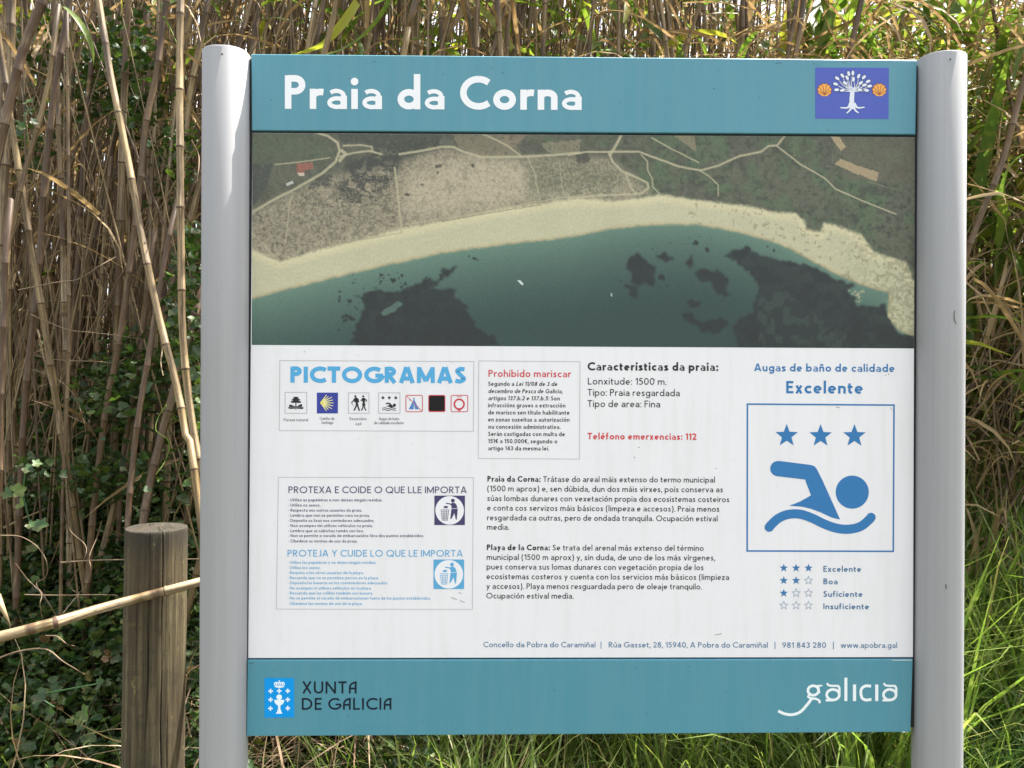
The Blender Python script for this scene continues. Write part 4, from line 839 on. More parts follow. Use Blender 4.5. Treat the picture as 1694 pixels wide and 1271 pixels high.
def cane_path(ctrl, r0, r1, inter=(0.16, 0.26), rg=rnd, wob=0.0):
    """resample control polyline into rings with swollen dark nodes"""
    P_ = [Vector(p) for p in ctrl]
    sm = []
    for i in range(len(P_) - 1):
        p0, p1, p2, p3 = P_[max(i - 1, 0)], P_[i], P_[i + 1], P_[min(i + 2, len(P_) - 1)]
        for k in range(12):
            t = k / 12; sm.append(0.5 * (2 * p1 + (p2 - p0) * t + (2 * p0 - 5 * p1 + 4 * p2 - p3) * t * t + (3 * p1 - p0 - 3 * p2 + p3) * t ** 3))
    sm.append(P_[-1])
    cum = [0]
    for a, b_ in zip(sm[:-1], sm[1:]): cum.append(cum[-1] + (b_ - a).length)
    T_ = cum[-1]
    def at_(s):
        s = min(max(s, 0), T_)
        for i in range(len(cum) - 1):
            if s <= cum[i + 1]: return sm[i].lerp(sm[i + 1], (s - cum[i]) / (cum[i + 1] - cum[i] + 1e-9))
        return sm[-1]
    out, rad, nodes = [], [], set(); s = -rg.uniform(0, inter[0]); last = 0
    rr = lambda s: r0 + (r1 - r0) * s / T_
    out.append(at_(0)); rad.append(rr(0)); off = Vector((0, 0, 0))
    while True:
        s += rg.uniform(*inter)
        if s > T_ - 0.02: break
        if s < 0.02: continue
        r_ = rr(s); mid = (last + s) / 2
        for e in (last + (s - last) * .33, last + (s - last) * .66): out.append(at_(e) + off); rad.append(rr(e) * .96)
        off = Vector((rg.uniform(-wob, wob), rg.uniform(-wob, wob), 0))
        out.append(at_(s - r_ * .55) + off); rad.append(r_ * 1.0); nodes.add(len(out) - 1)
        out.append(at_(s - r_ * .1) + off); rad.append(r_ * 1.17)
        out.append(at_(s + r_ * .35) + off); rad.append(r_ * 1.02); last = s
    out.append(at_(T_)); rad.append(rr(T_))
    return out, rad, nodes
def cane_mesh(name, ctrl, r0, r1, sides=10, inter=(0.16, 0.26), rg=rnd, tint=None, wob=0.0):
    p, r_, nd = cane_path(ctrl, r0, r1, inter, rg, wob); V, F, C, MI = tube(p, r_, sides, nd)
    # ragged closed ends
    n = len(V); V += [Vector(p[0]), Vector(p[-1]) + (Vector(p[-1]) - Vector(p[-2])).normalized() * r_[-1] * .6]; C += [(0, 0, 0), (0, 0, C[-1][2])]
    F4 = F; tri = [(n, (k + 1) % sides, k, k) for k in range(sides)]; b0 = n - sides
    me = bpy.data.meshes.new(name)
    F3 = [(n, (k + 1) % sides, k) for k in range(sides)] + [(n + 1, b0 + k, b0 + (k + 1) % sides) for k in range(sides)]
    me.from_pydata([tuple(v) for v in V], [], F4 + F3); me.polygons.foreach_set('material_index', MI + [0] * len(F3)); me.polygons.foreach_set('use_smooth', [True] * len(me.polygons))
    a = me.attributes.new('cuv', 'FLOAT_VECTOR', 'POINT'); a.data.foreach_set('vector', np.array(C, np.float32).ravel())
    t0 = rg.random() if tint is None else tint; tv = []; cur = t0; u_ = 0.
    for i in range(len(p)):
        if i in nd or (i - 1) in nd and False: cur = t0 + (rg.uniform(-.13, .13) if tint is None else rg.uniform(0, .09))
        tv += [(cur % 1.0) + (0 if tint is None else 2)] * sides
    tv += tv[-1:] * 2
    a = me.attributes.new('tint', 'FLOAT', 'POINT'); a.data.foreach_set('value', np.array(tv, np.float32))
    me.update(); me.materials.append(CANE); me.materials.append(NODE)
    return me

# --- leaf shapes
def strap(nseg, bend, twist, fold=0.12, wid=0.045, L=0.5, kink=0):
    """arching strap leaf from origin along +X, drooping to -Z"""
    V, F = [], []; p = Vector((0, 0, 0)); a = 0.55; tw = 0
    for i in range(nseg + 1):
        s = i / nseg; w_ = wid * (math.sin(math.pi * min(1, (s * .85 + .15)) ** .75) ** .7 if s < 1 else 0.02) * .5
        w_ = max(w_, wid * .02)
        c, sn = math.cos(tw), math.sin(tw); side = Vector((0, c, sn)); nrm = Vector((-math.sin(a), 0, math.cos(a)))
        V += [tuple(p + side * w_), tuple(p - nrm * w_ * fold * 2), tuple(p - side * w_)]
        if i < nseg:
            F += [(3 * i, 3 * i + 1, 3 * i + 4, 3 * i + 3), (3 * i + 1, 3 * i + 2, 3 * i + 5, 3 * i + 4)]
            p = p + Vector((math.cos(a), 0, math.sin(a))) * (L / nseg); a -= bend / nseg * (0.5 + s) + (kink if i == nseg // 2 else 0); tw += twist / nseg
    return np.array(V), np.array(F)
def leaf_mesh(name, mat, V, F, tint):
    me = np_mesh(name, V, F, True, attrs=[('tint', 'FLOAT', np.full(len(V), tint))]); me.materials.append(mat); return me
leaf_vars_g = [leaf_mesh('reed_leaf_shape', LEAFG, *strap(7, rnd.uniform(.5, 2.6), rnd.uniform(-1.2, 1.2), .2, rnd.uniform(.028, .046), rnd.uniform(.32, .55), rnd.choice([0, 0, .5])), rnd.random()) for _ in range(14)]
leaf_vars_d = [leaf_mesh('reed_leaf_shape', LEAFD, *strap(7, rnd.uniform(.5, 2.8), rnd.uniform(-1.6, 1.6), .35, rnd.uniform(.014, .030), rnd.uniform(.25, .5), rnd.choice([0, .8])), rnd.random()) for _ in range(10)]

def blade(nseg, bend, wid):
    V, F = [], []; p = Vector((0, 0, 0)); a = 1.45
    for i in range(nseg + 1):
        s = i / nseg; w_ = wid * .5 * (1 - s ** 2.2) + .0002
        V += [tuple(p + Vector((0, w_, 0))), tuple(p - Vector((0, w_, 0)))]
        if i < nseg: F.append((2 * i, 2 * i + 1, 2 * i + 3, 2 * i + 2)); p = p + Vector((math.cos(a), 0, math.sin(a))) / nseg; a -= bend / nseg * (.4 + 1.2 * s)
    return np.array(V), np.array(F)
def scatter(name, tmpl, locs, mats, tints, material, kind='stuff', label=None, cat=None):
    """many copies of template meshes as ONE stuff object. tmpl: list of (V,F)"""
    VS, FS, TS = [], [], []; base = 0; N = len(locs); ch = rs.randint(0, len(tmpl), N)
    for k, (V, F) in enumerate(tmpl):
        sel = np.where(ch == k)[0]
        if not len(sel): continue
        W_ = np.einsum('nij,vj->nvi', mats[sel], V) + locs[sel][:, None, :]
        VS.append(W_.reshape(-1, 3)); FS.append((F[None] + (np.arange(len(sel)) * len(V))[:, None, None] + base).reshape(-1, F.shape[1]))
        TS.append(np.repeat(tints[sel], len(V))); base += len(sel) * len(V)
    me = np_mesh(name, np.concatenate(VS), np.concatenate(FS), True, attrs=[('tint', 'FLOAT', np.concatenate(TS))])
    o = link(name, me, [material]); return tag(o, label, cat, kind=kind)
def rotz_tilt(n, yaw, pitch, roll, scale):
    cy, sy, cp, sp, cr, sr = np.cos(yaw), np.sin(yaw), np.cos(pitch), np.sin(pitch), np.cos(roll), np.sin(roll)
    M_ = np.zeros((n, 3, 3))
    M_[:, 0, 0] = cy * cp; M_[:, 0, 1] = cy * sp * sr - sy * cr; M_[:, 0, 2] = cy * sp * cr + sy * sr
    M_[:, 1, 0] = sy * cp; M_[:, 1, 1] = sy * sp * sr + cy * cr; M_[:, 1, 2] = sy * sp * cr - cy * sr
    M_[:, 2, 0] = -sp; M_[:, 2, 1] = cp * sr; M_[:, 2, 2] = cp * cr
    return M_ * np.asarray(scale)[:, None, None]

# ---- named canes in front of the stand, from the survey: (points px,py ; depth Y at first and last; diameter m)
def up_to(p, q, z):   # extend the line p->q to height z
    d = (p - q); return p + d * ((z - p.z) / d.z) if abs(d.z) > 1e-3 else p
CANES = [
 (((163, 0), (183, 125), (211, 258), (236, 400), (264, 529), (291, 634), (310, 735), (327, 822)), .55, .30, .0165, 'pale leaning dry reed crossing in front of the others beside the left post', .10),
 (((298, -5), (297, 130), (298, 300), (299, 420), (302, 540), (312, 660), (322, 730), (333, 830)), .50, .45, .018, 'straight yellow dry reed standing just left of the silver post', .02),
 (((71, 0), (36, 92), (3, 225), (-30, 400)), .75, .75, .024, 'thick brown reed leaning across the top left corner', .75),
 (((97, 8), (81, 132), (58, 225), (33, 317), (18, 395), (6, 520)), .8, .8, .015, 'slender golden reed leaning beside the thick corner reed', .3),
 (((116, -5), (92, 142), (79, 245), (70, 350), (64, 450), (53, 549), (43, 648), (33, 830)), .95, .95, .019, 'brown jointed reed second from the left above the ivy', .72),
 (((111, 20), (112, 159), (114, 420), (113, 611), (106, 760), (103, 860)), .9, .9, .0105, 'thin straight upright reed with greyish bark', .55),
 (((276, -5), (261, 109), (241, 205), (230, 320), (216, 430), (198, 565), (178, 664), (160, 800), (150, 900)), .95, .95, .0195, 'long brown reed slanting down left with dark joints', .62),
 (((294, 330), (278, 400), (256, 525), (244, 598), (228, 697), (215, 816), (211, 870), (213, 960), (224, 1200)), .8, .6, .0165, 'brown reed rising just behind the wooden post', .7),
 (((345, 450), (334, 480), (288, 644), (262, 740), (246, 812), (236, 872), (232, 950), (238, 1200)), 1.0, .7, .025, 'thick split dark reed leaning right behind the wooden post', .8),
 (((346, -5), (330, 76), (312, 170), (300, 300), (292, 420)), 1.2, 1.2, .022, 'brown reed behind the top of the left post', .45),
 (((18, 330), (10, 400), (7, 480), (4, 600), (1, 700), (-1, 800), (-6, 900)), .55, .55, .0155, 'reddish brown reed at the very left edge', .76),
 (((184, 260), (172, 400), (160, 585), (150, 690), (141, 782), (136, 860)), 1.3, 1.3, .013, 'thin grey reed in the shade between two brown reeds', .5),
 (((256, 380), (245, 486), (232, 585), (217, 672), (202, 763), (197, 850)), 1.1, 1.1, .0165, 'dull shaded reed partly hidden behind ivy leaves', .63),
 (((62, 545), (72, 590), (84, 635), (95, 690), (104, 742)), .85, .88, .006, 'thin dead stalk leaning right at mid height', .85),
 (((20, -5), (17, 120), (8, 290), (4, 420), (2, 520)), 1.0, 1.0, .025, 'upright broad brown reed close to the left edge', .45),
 (((689, -8), (676, 45), (660, 130), (640, 260)), 1.1, 1.1, .022, 'thick pale reed rising behind the top edge of the header', .1),
 (((1427, -8), (1415, 45), (1402, 110), (1384, 230)), 1.3, 1.3, .021, 'brown reed showing above the tree emblem', .6),
 (((1319, -8), (1311, 45), (1301, 110), (1290, 230)), 1.2, 1.2, .016, 'slim reed above the header left of the tree emblem', .62),
 (((1715, 60), (1691, 146), (1656, 272), (1616, 373), (1590, 450), (1560, 560)), 1.0, 1.1, .021, 'thick grey brown reed leaning right beside the right post', .56),
 (((1700, 560), (1655, 630), (1600, 700), (1540, 790)), 1.5, 1.5, .014, 'dry reed fallen diagonally to the right of the board', .35),
 (((1705, 800), (1660, 880), (1600, 960), (1560, 1010)), 1.6, 1.5, .012, 'thin dead reed lying over the grass right of the board', .9),
 (((1640, 0), (1650, 60), (1665, 130), (1690, 250)), 1.4, 1.4, .012, 'thin brown reed among green leaves at top right', .72),
]
cane_group = []
for pts, ya, yb, dia, lab, tint in CANES:
    n = len(pts); P_ = [spot(x, y, ya + (yb - ya) * i / (n - 1)) for i, (x, y) in enumerate(pts)]
    if pts[0][1] <= 0: P_ = [up_to(P_[0], P_[1], 3.4 + rnd.random() * .6)] + P_      # they go on above the frame
    low = P_[-1]; g = gz(low.x, low.y)
    if pts[-1][1] > 400 and 'fallen' not in lab and 'lying' not in lab and low.z > g + .05:
        d = (P_[-1] - P_[-2]).normalized(); d = Vector((d.x * .6, d.y * .6, -abs(d.z))); P_.append(low + d * ((low.z - g + .03) / max(.25, -d.z)))
    elif 'behind the top' in lab or 'above' in lab:
        d = P_[-1] - P_[-2]; P_.append(P_[-1] + d * ((P_[-1].z - gz(P_[-1].x, P_[-1].y) + .03) / -d.z * .9) + Vector((0, 0, 0)))
    base = P_[-1]; loc = Vector((base.x, base.y, base.z))
    me = cane_mesh('reed', [p - loc for p in P_[::-1]], dia / 2 * 1.04, dia / 2 * .9, 12, (0.13, 0.24) if dia > .012 else (.1, .2), tint=tint, wob=.0006)
    o = link('reed', me); o.location = loc; tag(o, lab, 'reed', 'dry reeds standing in front of the thicket')

# ---- the stand: individual reeds, sharing mesh variants
variants = []
for k in range(14):
    r_ = random.Random(100 + k); L = r_.uniform(3.6, 5.0); bx, by = r_.uniform(-.35, .35), r_.uniform(-.25, .25); d_ = r_.uniform(.014, .029)
    ctrl = [(0, 0, -.05), (bx * .12, by * .1, L * .3), (bx * .45, by * .5, L * .65), (bx * 1.5, by * 1.4, L)]
    variants.append((cane_mesh('reed', ctrl, d_ / 2 * 1.1, d_ / 2 * .45, 8, (0.15, 0.27), r_, wob=.002), ctrl, L))
def v_at(ctrl, s):
    P_ = [Vector(c) for c in ctrl]; hs = [c.z for c in P_]
    z = s * hs[-1]
    for i in range(3):
        if z <= hs[i + 1] or i == 2:
            return P_[i].lerp(P_[i + 1], (z - hs[i]) / (hs[i + 1] - hs[i]))
def add_leaves(o, ctrl, L, n, z0, z1, pgreen, rg):
    for k in range(n):
        s = rg.uniform(z0, z1) / L
        if s > 1: continue
        p = v_at(ctrl, s); gr = rg.random() < pgreen
        lf = bpy.data.objects.new('leaf', rg.choice(leaf_vars_g if gr else leaf_vars_d)); SC.collection.objects.link(lf); lf.parent = o
        lf.location = p; lf.rotation_euler = (rg.uniform(-.5, .5), rg.uniform(-.9, .45), rg.uniform(0, 6.283)); q = rg.uniform(.7, 1.15); lf.scale = (q, q, q)
def visible_x(px, Y): return spot(px, 635, Y).x
def grow(n, pxa, pxb, Ya, Yb, name, label, group, lean, leafn, lz, pg, seed, sc=(.9, 1.1)):
    rg = random.Random(seed)
    for i in range(n):
        Y = rg.uniform(Ya, Yb); x = visible_x(rg.uniform(pxa, pxb), Y); me, ctrl, L = rg.choice(variants)
        o = bpy.data.objects.new(name, me); SC.collection.objects.link(o); q = rg.uniform(*sc)
        o.location = (x, Y, gz(x, Y) - .02); o.scale = (q, q, q)
        ln = lean if not callable(lean) else lean(rg)
        o.rotation_euler = (rg.gauss(0, .05), ln + rg.gauss(0, .06), rg.gauss(0, .4)); tag(o, label(o, Y, ln, me), 'reed', group)
        if leafn: add_leaves(o, ctrl, L, rg.randint(*leafn), lz[0], lz[1], pg, rg)
def px_of(o, py):
    """photo column where the reed crosses photo row py"""
    d = o.rotation_euler.to_matrix() @ Vector((0, 0, 1)); best = None
    for k in range(60):
        p = o.location + d * (k * .08); q = RM.transposed() @ (p - CAM); v = 635.5 - FPX * q.z / q.y; u = 847 + FPX * q.x / q.y
        if best is None or abs(v - py) < best[0]: best = (abs(v - py), u)
    return best[1]
def describe(zones, row, where):
    def f(o, Y, ln, me):
        u = px_of(o, row); z = next((n for lim, n in zones if u < lim), zones[-1][1])
        dep = 'front' if Y < 1.7 else 'middle' if Y < 2.5 else 'back'
        lean_ = 'upright' if abs(ln) < .04 else 'tilted' if abs(ln) < .13 else 'leaning'
        th = 'thick' if me.vertices[0].co.length > .0 and max(v.co.x for v in me.vertices[:8]) > .0098 else 'slim'
        return f'{th} {lean_} reed in {dep} {where}, {z}'
    return f
ZL = [(40, 'at the left edge'), (100, 'left of the thin upright reed'), (170, 'right of the thin upright reed'), (240, 'by the pale leaning reed'), (300, 'beside the yellow reed'), (9999, 'close to the left post')]
ZH = [(480, 'above the blank left end'), (640, 'above the word Praia'), (750, 'above the word da'), (965, 'above the word Corna'), (1150, 'just right of the word Corna'), (1345, 'left of the emblem'), (1470, 'above the emblem'), (9999, 'by the right post top')]
ZR = [(1605, 'touching the right post'), (1630, 'near the right post'), (1655, 'mid strip'), (1694, 'close to the photo edge'), (9999, 'reaching past the photo edge')]
grow(92, -60, 345, 1.0, 3.4, 'reed', describe(ZL, 300, 'of left thicket'), 'reeds of the shaded thicket left of the board', lambda g: g.choice([.0, .05, .12, .18, -.06]), (0, 2), (2.2, 3.6), .6, 21)
grow(96, 380, 1500, 1.2, 3.6, 'reed', describe(ZH, 40, 'behind the header'), 'leafy reeds behind the header', lambda g: g.choice([.0, .06, .1, -.08]), (4, 7), (2.35, 4.2), .45, 22)
grow(52, 1560, 1790, 1.5, 3.6, 'reed', describe(ZR, 400, 'right of the board'), 'leafy reeds right of the board', lambda g: g.choice([.15, .28, .35, .45, .1]), (6, 10), (.9, 3.4), .5, 23, (.62, .85))

byl = {}
for o in SC.objects:
    if o.get('group') and o.get('category') == 'reed': byl.setdefault(o['label'], []).append(o)
for lab, os_ in byl.items():
    if len(os_) > 1:
        os_.sort(key=lambda o: px_of(o, 40 if 'header' in lab else 350))
        nm = ['leftmost', 'second', 'third', 'fourth', 'fifth', 'sixth', 'seventh', 'eighth', 'ninth', 'tenth', 'eleventh', 'twelfth', 'thirteenth', 'fourteenth', 'fifteenth', 'sixteenth']
        for i, o in enumerate(os_): o['label'] = ('rightmost ' if i == len(os_) - 1 else nm[min(i, 15)] + ' ') + lab

# ---- the rest of the stand as one mass
def mass_canes(name, n, xs, ys, rad, seed, label, hmin=3.0, hmax=4.8, lean=.1):
    r_ = np.random.RandomState(seed); sides = 5; nr = 9
    x = r_.uniform(*xs, n); y = r_.uniform(*ys, n); g = ground_z(x, y); H = r_.uniform(hmin, hmax, n)
    lx = r_.normal(.04, lean, n); ly = r_.normal(0, .06, n); cx = r_.normal(0, .12, n); rr = r_.uniform(*rad, n)
    s = np.linspace(0, 1, nr)
    ctr = np.stack([x[:, None] + (lx * H)[:, None] * s + cx[:, None] * s ** 2 * 1.2, y[:, None] + (ly * H)[:, None] * s, g[:, None] - .03 + H[:, None] * s], -1)
    a = np.arange(sides) * 2 * np.pi / sides
    off = np.stack([np.cos(a), np.sin(a), 0 * a], -1)
    V = ctr[:, :, None, :] + off[None, None] * (rr[:, None] * (1 - .5 * s))[:, :, None, None]
    cuv = np.zeros(V.shape); cuv[..., 0] = np.cos(a) * .01 + r_.rand(n)[:, None, None]; cuv[..., 1] = np.sin(a) * .01; cuv[..., 2] = (H[:, None] * s)[:, :, None] + r_.rand(n)[:, None, None] * 9
    tint = np.broadcast_to(r_.rand(n)[:, None, None], V.shape[:3])
    k = np.arange(sides); i = np.arange(nr - 1)
    F = np.stack([i[:, None] * sides + k, i[:, None] * sides + (k + 1) % sides, (i[:, None] + 1) * sides + (k + 1) % sides, (i[:, None] + 1) * sides + k], -1).reshape(-1, 4)
    F = (F[None] + (np.arange(n) * nr * sides)[:, None, None]).reshape(-1, 4)
    me = np_mesh(name, V.reshape(-1, 3), F, True, attrs=[('cuv', 'FLOAT_VECTOR', cuv.reshape(-1, 3)), ('tint', 'FLOAT', tint.ravel())])
    o = link(name, me, [CANE]); tag(o, label, 'reed bed', kind='stuff'); return ctr
mass_canes('reed_bed', 2100, (-5.2, 1.1), (1.9, 5.6), (.004, .010), 31, 'dense bed of brown and pale reeds behind the board')
mass_canes('reed_bed', 330, (1.1, 3.6), (1.9, 4.6), (.003, .008), 33, 'lower bed of leaning reeds at the right', 2.0, 3.0, .3)
mass_canes('dead_stalks', 420, (.2, 2.0), (1.4, 2.8), (.003, .007), 34, 'leaning tan stalks in the thicket right of the board', 1.3, 2.6, .6)
mass_canes('dead_stalks', 700, (-3.6, -.3), (1.0, 3.2), (.002, .005), 32, 'thin dead stalks tangled between the shaded reeds', 1.6, 3.8, .22)

def leaf_mass(name, n, xs, ys, zs, material, seed, label, tm, pit=(-.9, .6), sc=(.6, 1.1), dens=None):
    r_ = np.random.RandomState(seed); x = r_.uniform(*xs, n); y = r_.uniform(*ys, n); z = r_.uniform(*zs, n) + ground_z(x, y) * .5
    if dens is not None:
        keep = r_.rand(n) < dens(x, y, z); x, y, z = x[keep], y[keep], z[keep]; n = len(x)
    return scatter(name, tm, np.stack([x, y, z], -1), rotz_tilt(n, r_.uniform(0, 6.283, n), r_.uniform(*pit, n), r_.uniform(-.6, .6, n), r_.uniform(*sc, n)), r_.rand(n), material, label=label, cat='foliage')
tm_g = [strap(5, rnd.uniform(.5, 2.4), rnd.uniform(-1, 1), .15, rnd.uniform(.022, .042), rnd.uniform(.3, .55)) for _ in range(8)]
tm_d = [strap(5, rnd.uniform(.3, 2.4), rnd.uniform(-1.6, 1.6), .3, rnd.uniform(.008, .020), rnd.uniform(.25, .5)) for _ in range(10)]
right_dens = lambda x, y, z: np.where(x > 1.0, 1.0, np.where(x > -.9, .8, .16)) * np.where(z < 2.2, np.where(x > 1.0, .8, .05), 1.0) * np.where((x > .75) & (z > 2.6), .15, 1.0)
leaf_mass('green_reed_leaves', 9500, (-4.5, 3.4), (1.5, 5.0), (1.3, 4.6), LEAFG, 41, 'green blades of the reed bed', tm_g, dens=right_dens)
leaf_mass('dry_reed_leaves', 18000, (-4.5, 3.4), (1.0, 5.0), (.9, 4.6), LEAFD, 42, 'withered tan blades hanging in the reed bed', tm_d, pit=(-.4, 1.3), dens=lambda x, y, z: np.where(x > 1.0, 1.0, np.where(x > -.9, .9, .55)))

leaf_mass('near_green_leaves', 1500, (.9, 2.5), (1.3, 2.6), (.95, 2.8), LEAFG, 43, 'green blades leaning out of the thicket right of the board', tm_g, pit=(-1.0, .3))
leaf_mass('near_dry_leaves', 2400, (.9, 2.5), (1.3, 2.6), (.6, 2.8), LEAFD, 44, 'tan blades leaning out of the thicket right of the board', tm_d, pit=(-1.2, 1.2))
# ---- undergrowth on the left: lobed leaves
def lobed(size, lobes, cup):
    V = [(0, 0, 0)]; n = lobes * 4
    for k in range(n + 1):
        a = -2.7 + 5.4 * k / n; r_ = size * (.34 + .18 * math.cos(a * .7)) * (1 + .17 * math.cos(a * lobes * 1.16)); V.append((r_ * math.cos(a) + size * .1, r_ * math.sin(a), cup * r_ * (abs(math.sin(a * 2))) ))
    F = [(0, k, k + 1) for k in range(1, n + 1)]
    return np.array(V), np.array(F)
tm_i = [lobed(.036, 3, .5), lobed(.030, 5, .4), lobed(.027, 3, -.4), lobed(.044, 5, .3)]
tm_s = [lobed(.028, 3, .4), lobed(.022, 3, -.3)]
def mound(x, y): return ground_z(x, y) + .20 + .46 * sstep(.25, 1.1, y) + .10 * np.sin(x * 6 + y * 3) + .07 * np.sin(x * 13 + 1) * np.cos(y * 9)
def ivy_mass(name, n, xs, ys, depth, tm, seed, label):
    r_ = np.random.RandomState(seed); x = r_.uniform(*xs, n); y = r_.uniform(*ys, n)
    z = mound(x, y) - np.abs(r_.normal(0, depth, n)) + .03; z = np.maximum(z, ground_z(x, y) + .01)
    t_ = r_.rand(n) ** 1.5 * .93; dead = r_.rand(n) < .09; t_[dead] = .99
    return scatter(name, tm, np.stack([x, y, z], -1), rotz_tilt(n, r_.uniform(0, 6.283, n), r_.uniform(-.9, .5, n), r_.uniform(-.7, .7, n) + .45, r_.uniform(.6, 1.25, n)), t_, IVY, label=label, cat='undergrowth')
ivy_mass('bramble_undergrowth', 44000, (-3.4, -.62), (.38, 3.0), .13, tm_i, 51, 'dark green ivy and bramble covering the ground left of the board')
ivy_mass('small_leaved_undergrowth', 60000, (-2.6, -.3), (.3, 2.4), .16, tm_s, 52, 'small leaved weeds mixed in the ivy left of the board')
r_ = np.random.RandomState(55); n = 1500; x = r_.uniform(-2.6, -.5, n); y = r_.uniform(.35, 2.2, n)
scatter('dry_brambles', [blade(6, b_, .012) for b_ in (.3, .9, 1.6, 2.4, -1.0)], np.stack([x, y, ground_z(x, y) + r_.uniform(.1, .45, n)], -1), rotz_tilt(n, r_.uniform(0, 6.283, n), r_.normal(.5, .6, n), r_.normal(0, .5, n), r_.uniform(.15, .5, n)), r_.rand(n), LITTER, label='thin dry bramble stems mixed in the undergrowth', cat='undergrowth')
r_ = np.random.RandomState(57); n = 30000; x = r_.uniform(-3.8, -.5, n); y = r_.uniform(1.5, 3.8, n); z = ground_z(x, y) + .15 + np.abs(r_.normal(0, .38, n))
scatter('darkening_ivy', tm_i, np.stack([x, y, z], -1), rotz_tilt(n, r_.uniform(0, 6.283, n), r_.uniform(-1.2, .6, n), r_.uniform(-.9, .9, n), r_.uniform(.8, 1.5, n)), r_.rand(n) ** 1.6 * .8, IVY, label='ivy mass added to darken the foot of the left thicket', cat='ivy')  # dense leaves added behind the reeds to darken the thicket's foot
# ivy climbing among the reeds
cl = []
r_ = np.random.RandomState(61)
for (px, py, spx, spy, n, Y) in ((205, 90, 45, 60, 420, 1.3), (150, 150, 60, 50, 260, 1.6), (230, 190, 40, 40, 260, 1.4), (60, 60, 50, 60, 160, 1.7), (235, 610, 70, 50, 520, 1.25), (300, 560, 30, 80, 360, 1.0), (200, 660, 60, 50, 360, 1.1), (325, 720, 16, 90, 280, .8), (90, 700, 80, 70, 420, 1.6), (40, 240, 40, 60, 160, 1.5), (290, 260, 30, 60, 200, 1.3), (150, 790, 120, 40, 700, 1.1), (310, 430, 24, 60, 200, 1.1)):
    for k in range(n):
        q = spot(px + r_.normal(0, spx * .6), py + r_.normal(0, spy * .6), Y + r_.normal(0, .15)); cl.append((q.x, q.y, q.z))
cl = np.array(cl); n = len(cl)
scatter('climbing_ivy', tm_s + [lobed(.036, 3, .4)], cl, rotz_tilt(n, rs.uniform(0, 6.283, n), rs.uniform(-1.2, .6, n), rs.uniform(-.9, .9, n), rs.uniform(.7, 1.2, n)), rs.rand(n) ** 1.6 * .7, IVY, label='small dark ivy leaves climbing among the shaded reeds', cat='ivy')

# ---- grass under and right of the board
tm_b = [blade(5, rnd.uniform(.2, 2.6), rnd.uniform(.008, .020)) for _ in range(12)]
def grass(name, n, xs, ys, hs, seed, label, dens=None, lo=0, hi=.93, mat=GRASS):
    r_ = np.random.RandomState(seed); x = r_.uniform(*xs, n); y = r_.uniform(*ys, n)
    cl_ = value_noise((x + 20) * 10, (y + 20) * 10, 3.0, seed, 2); keep = r_.rand(n) < np.clip((cl_ - .30) * 3.2, .12, 1)
    if dens is not None: keep &= r_.rand(n) < dens(x, y)
    x, y, cl_ = x[keep], y[keep], cl_[keep]; n = len(x); h = r_.uniform(*hs, n) * (.6 + .8 * cl_)
    t_ = lo + (hi - lo) * r_.rand(n); dry = r_.rand(n) < .07; t_[dry] = .995
    return scatter(name, tm_b, np.stack([x, y, ground_z(x, y) - .01], -1), rotz_tilt(n, r_.uniform(0, 6.283, n), r_.normal(0, .22, n), r_.normal(0, .22, n), h), t_, mat, label=label, cat='grass')
grass('grass', 48000, (-.75, 3.6), (.25, 3.2), (.30, .62), 71, 'lush green grass growing under and to the right of the board', dens=lambda x, y: np.where(x > .7, 1, .85))
grass('tall_grass', 17000, (.75, 3.2), (.7, 3.2), (.5, .95), 74, 'tall bright grass standing right of the board')
grass('rough_grass', 5000, (-2.2, -.55), (.25, 1.3), (.2, .5), 72, 'grass blades among the ivy left of the board')
grass('verge_grass', 16000, (-3.5, 4.0), (-3.2, .25), (.05, .14), 73, 'short grass of the verge in front of the board', dens=lambda x, y: .8)
# straw litter
tm_l = [blade(3, rnd.uniform(.1, 1.2), .02) for _ in range(5)]
r_ = np.random.RandomState(81); n = 8000; x = np.where(r_.rand(n) < .45, r_.uniform(-1.0, -.5, n), r_.uniform(-2.2, .6, n)); y = r_.uniform(.15, 2.4, n); zz = ground_z(x, y) + r_.uniform(.0, .14, n)
near = (x > -1.0) & (x < -.5) & (y > .25) & (y < 1.3); zz[near] = (mound(x, y) - .10 + r_.uniform(0, .12, n))[near]
scatter('straw_litter', tm_l, np.stack([x, y, zz], -1), rotz_tilt(n, r_.uniform(0, 6.283, n), r_.normal(1.35, .3, n), r_.normal(0, .3, n), r_.uniform(.1, .3, n)), r_.rand(n), LITTER, label='brown straw and broken reed litter on the ground behind the left post', cat='litter')

